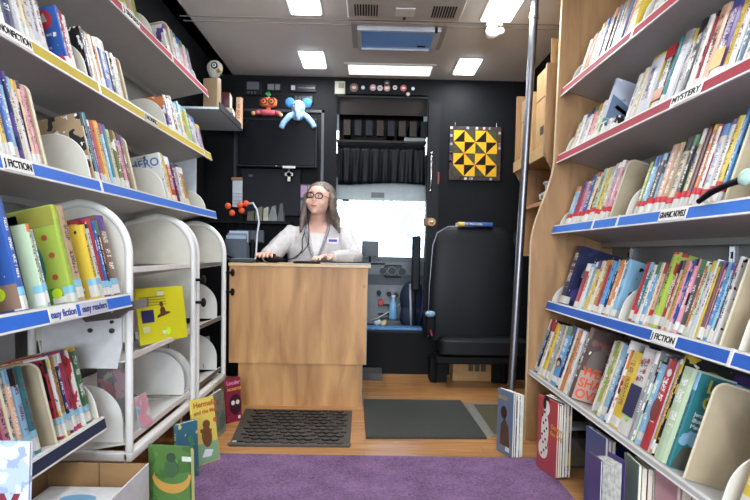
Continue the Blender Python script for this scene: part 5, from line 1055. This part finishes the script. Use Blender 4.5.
MB().tube([(.008, -.04, .062), (.008, -.047, .062)], .02, 16).build('eye_ring', BLACK, pg_, 'a'); MB().tube([(.008, -.047, .062), (.008, -.049, .062)], .012, 12).build('eye_white', WHITE, pg_, 'a'); MB().ball((.008, -.05, .062), .006).build('pupil', BLACK, pg_, 'full'); MB().tube([(.03, -.035, .035), (.055, -.055, .022)], [.014, .003], 8).build('beak', mat('#c79a4a', .6), pg_, 'full')

# ------------------------------------------------------------ counter clutter behind desk
sk = empty('back_counter', (-.75, 4.3, 0), 'black back counter and raised shelf along the wall behind the desk', 'counter')
zk = at(270, 221, Y=4.28).z
MB().box(-.44, .2, -.03, .13, zk-.02, zk).build('raised_shelf', BLACK, sk); MB().box(-.44, .2, -.03, .13, .001, .78).build('counter_body', BLACK, sk); MB().box(.18, .2, -.03, .13, .78, zk-.02).box(-.44, -.42, -.03, .13, .78, zk-.02).build('support', BLACK, sk)
for i, (px, w, h, col, lb) in enumerate([(259, .05, .1, '#6f6a60', 'grey-brown pouch on the raised shelf, next to white cable'), (266, .035, .1, '#a8a595', 'cream card box standing on the raised shelf'), (273, .07, .11, '#77787a', 'pale triangular folded card on the raised shelf'), (281, .05, .13, '#4f5052', 'dark tilted card on the raised shelf nearest the person'), (251, .05, .07, '#5b5648', 'small olive pouch on the raised shelf beside orange balls')]):
    p = at(px, 219, Y=4.3); o = MB().prism([(-w/2, 0), (w/2, 0), (w*.2, h), (-w*.1, h*.9)] if i in (2, 3) else [(-w/2, 0), (w/2, 0), (w*.45, h), (-w*.4, h*.85)], -.03, .03, 'xz').build('shelf_item', mat(col, .6, var=.2, scale=20)); o.name = ['pouch', 'card_box', 'folded_card', 'folded_card', 'pouch'][i]; o.location = (p.x, 4.31, zk+.001); tag(o, lb, ['pouch', 'box', 'card', 'card', 'pouch'][i])
p0_ = at(237, 205, Y=4.3); pc = empty('notice', at(237.5, 190, Y=4.32), 'white sheet of paper with grid hanging under brown clip', 'paper'); MB().box(-.035, .035, 0, .002, -.12, .07).build('sheet', mat('#b4b9c0', .7), pc)
gm_ = MB()
for i in range(4): gm_.box(-.03, .03, -.0015, 0, -.1+i*.025, -.098+i*.025)
for i in range(4): gm_.box(-.03+i*.019, -.0285+i*.019, -.0015, 0, -.1, -.02)
gm_.build('grid_lines', mat('#4d4f5c', .6), pc); MB().box(-.045, .035, -.006, .01, .068, .09, bev=.003).build('clip', mat('#8a5f42', .6), pc)
MB().box(-.004, .004, .003, .12, .05, .07).build('hook', BLACK, pc)
# orange balls on stems in a caddy
cy = empty('desk_organizer', (at(237, 215, Y=3.66).x, 3.68, .831), 'black wire desk organiser with papers at the left end of the desk', 'organiser')
MB().box(-.07, .07, -.05, .05, 0, .012, bev=.003).build('base', BLACK, cy)
for i in range(3): MB().box(-.065, .065, -.045+i*.04, -.041+i*.04, .012, .14-.02*i).build('rack', mat('#3c4450', .4), cy)
for i in range(3): MB().box(-.06, .055, -.038+i*.04, -.024+i*.04, .013, .16+.015*i).build('papers', mat(['#93a3b4', '#6d7a8a', '#a9b6c4'][i], .6), cy)
for i, (px, py) in enumerate([(228, 206), (232, 213), (240, 205), (241.5, 210.5), (246, 203.5)]):
    q = at(px, py, Y=3.82+.008*i); e_ = empty('ball_topper', (q.x, q.y, .831), 'orange foam ball on a black stick, %s of five from left' % ORD[i], 'ornament', 'orange balls on sticks'); MB().ball((0, 0, q.z-.831), .02, 0, 14).build('ball', mat('#d9552c', .7), e_, 'full'); MB().tube([(0, 0, .001), (0, 0, q.z-.851+.003)], .003, 6).build('stick', BLACK, e_); MB().tube([(0, 0, 0), (0, 0, .008)], .012, 10).build('foot', BLACK, e_)
mo = empty('computer_monitor', (-.60, 3.83, .831), 'dark computer monitor seen from behind at the left of the desk', 'monitor')
MB().tube([(-.13, -.03, .001), (-.13, -.03, .012)], .055, 20).build('stand_base', BLACK, mo, 'a'); MB().tube([(-.13, -.02, .01), (-.13, -.01, .14)], .012, 10).build('stand_post', BLACK, mo, 'a')
MB().box(-.24, -.06, -.01, .012, .12, .2, bev=.008).build('panel_back', mat('#2a3038', .4), mo)
cbl = MB().tube([at(247, 204, Y=3.85), at(253, 203, Y=3.84), at(257, 210, Y=3.83), at(259, 222, Y=3.83), at(257, 236, Y=3.82), Vector((at(256, 250, Y=3.8).x, 3.8, .86)), Vector((at(254, 258, Y=3.75).x, 3.75, .836))], .006, 8).build('white_cable', mat('#c4ccd2', .5), None, 'full'); tag(cbl, 'white looping cable rising from the desk beside the orange balls', 'cable')
kb_ = empty('card_reader', (at(243, 255, Y=3.53).x, 3.53, .831), 'dark pad with grey keys lying at the left end of the desk', 'keypad'); MB().box(-.07, .07, -.05, .05, 0, .02, bev=.006).build('body', mat('#22262c', .4), kb_); g_ = MB().box(-.06, .06, -.035, .035, .02, .024).build('keys', mat('#77808a', .5), kb_)
bs_ = tag(MB().tube([at(227, 256, Y=3.58)*1, at(236, 259, Y=3.575), at(247, 261, Y=3.55), Vector((at(258, 262, Y=3.6).x, 3.6, .837))], .006, 8).build('black_cable', BLACK, None, 'full'), 'black cable curling along the left end of the desk top', 'cable')
ms = empty('barcode_scanner', (at(276, 259, Y=3.62).x-.01, 3.60, .831), 'black handheld barcode scanner under the person hand', 'scanner'); MB().ball((0, 0, .02), (.06, .035, .02)).build('body', BLACK, ms, 'full'); MB().tube([(0, 0, .03), (0, .01, .05)], [.014, .01], 8).build('trigger', BLACK, ms, 'a')
lpz = .831
lt_ = empty('laptop', (at(338, 263, Y=3.6).x+.0, 3.62, lpz), 'closed thin black laptop lying along the desk front', 'laptop'); MB().box(-.26, .28, -.09, .12, .001, .012, bev=.004).build('body', BLACK, lt_)
cl_ = empty('clipboard', (at(345, 265, Y=3.5).x-.02, 3.49, lpz), 'pale grey flat folder on the desk edge in front of the laptop', 'folder'); MB().box(-.12, .17, -.04, .03, .001, .008).build('folder_cover', mat('#8d9aa6', .4), cl_)
# small screen with bright picture behind the person
x0, x1, _, _, z0, z1 = wbox(296, 184, 318, 214, 4.4, 0)
ps = empty('photo_board', ((x0+x1)/2, 4.4, z0), 'small board with pinkish photo and grey cards behind the person', 'board'); w, h = (x1-x0)/2, z1-z0
MB().box(-w, w, 0, .02, 0, h).build('board', mat('#2c3138', .5), ps); MB().box(-w+.01, 0, -.003, 0, h*.55, h-.01).build('photo', mat('#b08aa8', .5), ps); MB().box(.005, w-.01, -.003, 0, h*.6, h-.01).build('card', mat('#9fa4aa', .5), ps)
for i in range(3): MB().box(-w+.01+i*.05, -w+.05+i*.05, -.003, 0, .02, h*.45).build('card', mat('#6a7076', .5), ps)

# ------------------------------------------------------------ person
PXc = at(318, 235, Y=4.1).x
person = empty('person', (PXc, 4.08, 0), 'person with long grey-brown hair, glasses and pale cardigan seated behind the desk', 'person')
SKIN = mat('#e2b4a0', .5, name='skin', var=.06, scale=20); CARDI = mat('#c6c1bf', .85, name='pale_knit', var=.06, scale=60, bump=.3); HAIR = mat('#6f6259', .5, name='grey_brown_hair', var=.35, scale=55)
# pose joints, local (x, y toward wall +, z)
SZ = 1.075
shL = Vector((-.17, .02, SZ-.055)); elL = Vector((-.29, -.14, .88)); wrL = Vector((-.275, -.40, .868))       # viewer-left arm, hand on the desk
shR = Vector((.165, .02, SZ-.055)); elR = Vector((.25, -.12, .87)); wrR = Vector((.10, -.34, .862))
hc = at(319, 200, Y=4.0)-Vector((PXc, 4.08, 0))
b = MB()
b.rings([(0, .03, .50, .19, .13), (0, .03, .62, .20, .135), (0, .02, .75, .175, .12), (0, .01, .9, .18, .13), (0, .02, 1.0, .175, .11), (0, .02, SZ-.01, .14, .08), (0, .02, SZ+.03, .07, .06)], 28)
b.tube([(0, .02, SZ), (.0, .0, SZ+.05), (hc.x, hc.y+.02, hc.z-.06)], [.062, .055, .05], 16)
Hm = Matrix.Translation(hc) @ Matrix.Rotation(radians(-16), 4, 'Z') @ Matrix.Rotation(radians(-7), 4, 'X') @ Matrix.Rotation(radians(6), 4, 'Y')
def Hp(x, y, z): return Hm @ Vector((x, y, z))
b.ball(Hp(0, .012, .03), (.083, .09, .082), M=Hm.to_3x3().to_4x4()); b.ball(Hp(0, -.012, -.035), (.07, .072, .066), M=Hm.to_3x3().to_4x4()); b.ball(Hp(0, -.048, -.083), (.027, .024, .019)); 
b.ball(Hp(0, -.082, -.02), (.011, .017, .012)).tube([Hp(0, -.073, .022), Hp(0, -.088, -.014)], [.007, .01], 8)
for s in (-1, 1):
    b.ball(Hp(s*.038, -.054, -.028), (.029, .026, .025)); b.ball(Hp(s*.026, -.068, .03), (.022, .012, .007)); b.ball(Hp(s*.082, .01, -.005), (.009, .017, .026))
def arm(sh, el, wr): b.tube([sh, (sh+el)/2+Vector((0, .0, .0)), el, (el+wr)/2, wr], [.055, .05, .042, .036, .026], 14)
arm(shL, elL, wrL); arm(shR, elR, wrR)
def hand(wr, dirv, side):
    d_ = dirv.normalized(); r_ = Vector((0, 0, 1)).cross(d_).normalized()*-1   # toward viewer's right when pointing at viewer
    pc_ = wr+d_*.045; b.tube([wr, wr+d_*.03, pc_+d_*.025, pc_+d_*.04], [(.022, .022), (.03, .02), (.034, .017), (.028, .013)], 12)
    for i, (o_, L) in enumerate(((-.027, .05), (-.009, .064), (.009, .068), (.026, .06))):
        s0 = pc_+d_*.025+r_*o_*side; b.tube([s0, s0+d_*(L*.45)+r_*o_*side*.25+Vector((0, 0, .006)), s0+d_*(L*.8)+r_*o_*side*.35+Vector((0, 0, -.006)), s0+d_*L+r_*o_*side*.35+Vector((0, 0, -.018))], [.0095, .009, .0085, .007], 8)
    s0 = wr+d_*.02+r_*.02*side; b.tube([s0, s0+r_*.03*side+d_*.02, s0+r_*.04*side+d_*.045+Vector((0, 0, -.006)), s0+r_*.036*side+d_*.06+Vector((0, 0, -.012))], [.013, .012, .0105, .008], 8)
hand(wrL+Vector((0, 0, .012)), Vector((.1, -1, .0)), 1); hand(wrR+Vector((0, 0, .004)), Vector((-.6, -.8, .0)), -1)
# legs (seated, behind the desk)
for s in (-1, 1): b.tube([(s*.09, .03, .53), (s*.11, -.1, .54), (s*.12, -.22, .5), (s*.12, -.2, .3), (s*.12, -.13, .06)], [.1, .09, .065, .05, .04], 12).tube([(s*.12, -.12, .04), (s*.125, -.2, .03)], [.04, .028], 10)
body = smooth_union(b, 'body', SKIN, person, .0055, 2)
# clothes
cl = MB(); cl.rings([(0, .03, .47, .215, .155), (0, .03, .6, .222, .16), (0, .02, .75, .2, .145), (0, .008, .9, .205, .152), (0, .018, 1.0, .197, .13), (0, .02, SZ-.025, .165, .095), (0, .02, SZ+.012, .1, .075)], 30)
for sh, el, wr in ((shL, elL, wrL), (shR, elR, wrR)): cl.tube([sh+Vector((-.04 if sh.x > 0 else .04, 0, .0)), sh, (sh+el)/2, el, (el+wr)/2, wr-(wr-el)*.08], [.05, .07, .068, .062, .053, .04], 16)
cardi = smooth_union(cl, 'cardigan', CARDI, person, .007, 4)
# wrinkles + open front
bm = bmesh.new(); bm.from_mesh(cardi.data)
dele = []
for f in bm.faces:
    c_ = f.calc_center_median()
    if c_.y < -.02 and c_.z > .8:
        wv_ = .012+.055*max(0, (c_.z-.86))/.2
        if abs(c_.x-.01) < min(wv_, .072) and abs(c_.y) > .03: dele.append(f)
bmesh.ops.delete(bm, geom=dele, context='FACES')
from mathutils import noise
for v in bm.verts:
    n_ = noise.noise(v.co*14)*.006+noise.noise(v.co*30)*.003; v.co += v.normal*n_
bm.to_mesh(cardi.data); bm.free(); cardi.data.update()
sd_ = cardi.modifiers.new('t', 'SOLIDIFY'); sd_.thickness = .003
wt = MB(); wt.rings([(0, .03, .5, .2, .142), (0, .03, .6, .208, .148), (0, .02, .75, .186, .133), (0, .01, .9, .19, .142), (0, .02, .98, .18, .12), (0, .02, 1.03, .15, .1)], 28)
smooth_union(wt, 'white_top', mat('#e3e0dc', .8, name='white_top'), person, .008, 2)
tr = MB()
for s in (-1, 1): tr.tube([(s*.09, .03, .53), (s*.11, -.1, .54), (s*.12, -.22, .5), (s*.12, -.2, .3), (s*.12, -.13, .1)], [.112, .102, .077, .062, .055], 14)
smooth_union(tr, 'trousers', mat('#23252c', .8), person, .01, 2)
for s in (-1, 1): MB().tube([(s*.12, -.1, .035), (s*.125, -.22, .025)], [.045, .034], 12).build('shoe', BLACK, person, 'full')
# collar lapels
for s in (-1, 1): MB().tube([(s*.075, -.02, SZ+.02), (s*.075, -.085, SZ-.03), (s*.055, -.14, .97), (s*.02, -.158, .87), (s*.014, -.155, .8)], [.009, .01, .009, .008, .007], 8).build('lapel', mat('#8f8b93', .85, var=.3, scale=60), person, 'full')
# face details
EYW = mat('#e6e0da', .3, var=0); 
for s in (-1, 1):
    MB().ball(Hp(s*.027, -.0705, .012), (.0125, .008, .007), M=Hm.to_3x3().to_4x4()).build('eye', EYW, person, 'full'); MB().ball(Hp(s*.027-.003, -.0775, .0125), .0045).build('pupil', mat('#2a211c', .2), person, 'full')
    MB().tube([Hp(s*.012, -.078, .034), Hp(s*.028, -.08, .038), Hp(s*.046, -.07, .032)], [.002, .003, .0015], 6).build('eyebrow', mat('#5a4638', .8), person, 'full')
MB().tube([Hp(-.026, -.068, -.046), Hp(-.012, -.081, -.053), Hp(0, -.084, -.055), Hp(.012, -.081, -.053), Hp(.026, -.068, -.046)], [.002, .0045, .005, .0045, .002], 8).build('lips', mat('#b05a58', .45), person, 'full')

gl = MB()
for s in (-1, 1):
    pts = [(s*.031+.0245*math.copysign(abs(cos(a))**.7, cos(a)), .010+.0165*math.copysign(abs(sin(a))**.7, sin(a))) for a in [2*pi*k/22 for k in range(23)]]
    gl.tube([Hp(x, -.094+.25*abs(x)**1.2*.6, z) for x, z in pts], .003, 6, cap=False)
    gl.tube([Hp(s*.056, -.083, .016), Hp(s*.078, -.04, .014), Hp(s*.079, .02, .006)], .0018, 6)
gl.tube([Hp(-.007, -.091, .012), Hp(0, -.093, .015), Hp(.007, -.091, .012)], .002, 6)
gl.build('glasses', mat('#1c1416', .25), person, 'full')
# hair: cap plus long strands
hm = MB()
hm.ball(Hp(0, .028, .042), (.097, .096, .087), M=Hm.to_3x3().to_4x4())
for k in range(26):
    a = radians(-18+k*(216/25)); x = cos(a)*.09; y = .02+sin(a)*.075
    rt_ = Hp(x*.6, y*.6, .088); md_ = Hp(x*1.08, y*.95+(-.02 if sin(a) < 0 else 0), .02)
    if sin(a) < .12: md_ = Hp(x*1.06, y-.006, .02)
    lo_ = Vector((hc.x+x*1.15+(.02 if x > 0 else -.008), hc.y+y*.9+.02, SZ+.04)); en_ = Vector((hc.x+x*1.2+(.03 if x > 0 else -.012), hc.y+y*.8+(.0 if sin(a) > .3 else -.02), SZ-.02-.015*(k % 3)))
    hm.tube([rt_, md_, Hp(x*1.12, y+.01, -.05), lo_, en_], [.012, .018, .021, .021, .007], 8)
hair = smooth_union(hm, 'hair', HAIR, person, .0055, 2)
bm = bmesh.new(); bm.from_mesh(hair.data); inv_ = Hm.inverted(); dl = []
for v in bm.verts:
    n_ = noise.noise(Vector((v.co.x*80, v.co.y*80, v.co.z*9)))*.004; v.co += v.normal*n_
for f in bm.faces:
    q = inv_ @ f.calc_center_median()
    if q.y < -.025 and abs(q.x) < .074 and q.z < .082-3*(q.x+.02)**2: dl.append(f)
bmesh.ops.delete(bm, geom=dl, context='FACES'); bm.to_mesh(hair.data); bm.free(); hair.data.update()
s_ = hair.modifiers.new('t', 'SOLIDIFY'); s_.thickness = .003; s_.offset = -1
# lanyard cords and badge
MB().tube([(-.07, -.055, SZ+.0), (-.09, -.145, .98), (-.085, -.172, .91), (-.12, -.19, .86), (-.2, -.27, .842)], .0035, 6).build('earphone_cord', BLACK, person, 'full')
MB().tube([Hp(-.07, -.03, -.03), Vector((-.05, -.11, SZ-.02)), Vector((-.045, -.165, .95)), Vector((-.08, -.185, .9)), Vector((-.15, -.2, .85))], .0028, 6).build('earphone_cord', BLACK, person, 'full')
MB().box(.075, .15, -.172, -.166, .955, .992, bev=.002).build('name_badge', mat('#d9d6ea', .4), person); MB().box(.085, .14, -.1735, -.172, .968, .984).build('badge_print', mat('#4b3a9a', .5), person)
# stool
sl_ = empty('stool', (PXc, 4.1, 0), 'round black stool under the seated person behind the desk', 'stool'); MB().tube([(0, .03, .36), (0, .03, .40)], .17, 24).build('seat', BLACK, sl_, 'a'); MB().tube([(0, .03, .02), (0, .03, .36)], .025, 12).build('post', CHROME, sl_, 'a'); MB().tube([(0, .03, .001), (0, .03, .02)], .16, 24).build('base', BLACK, sl_, 'a')
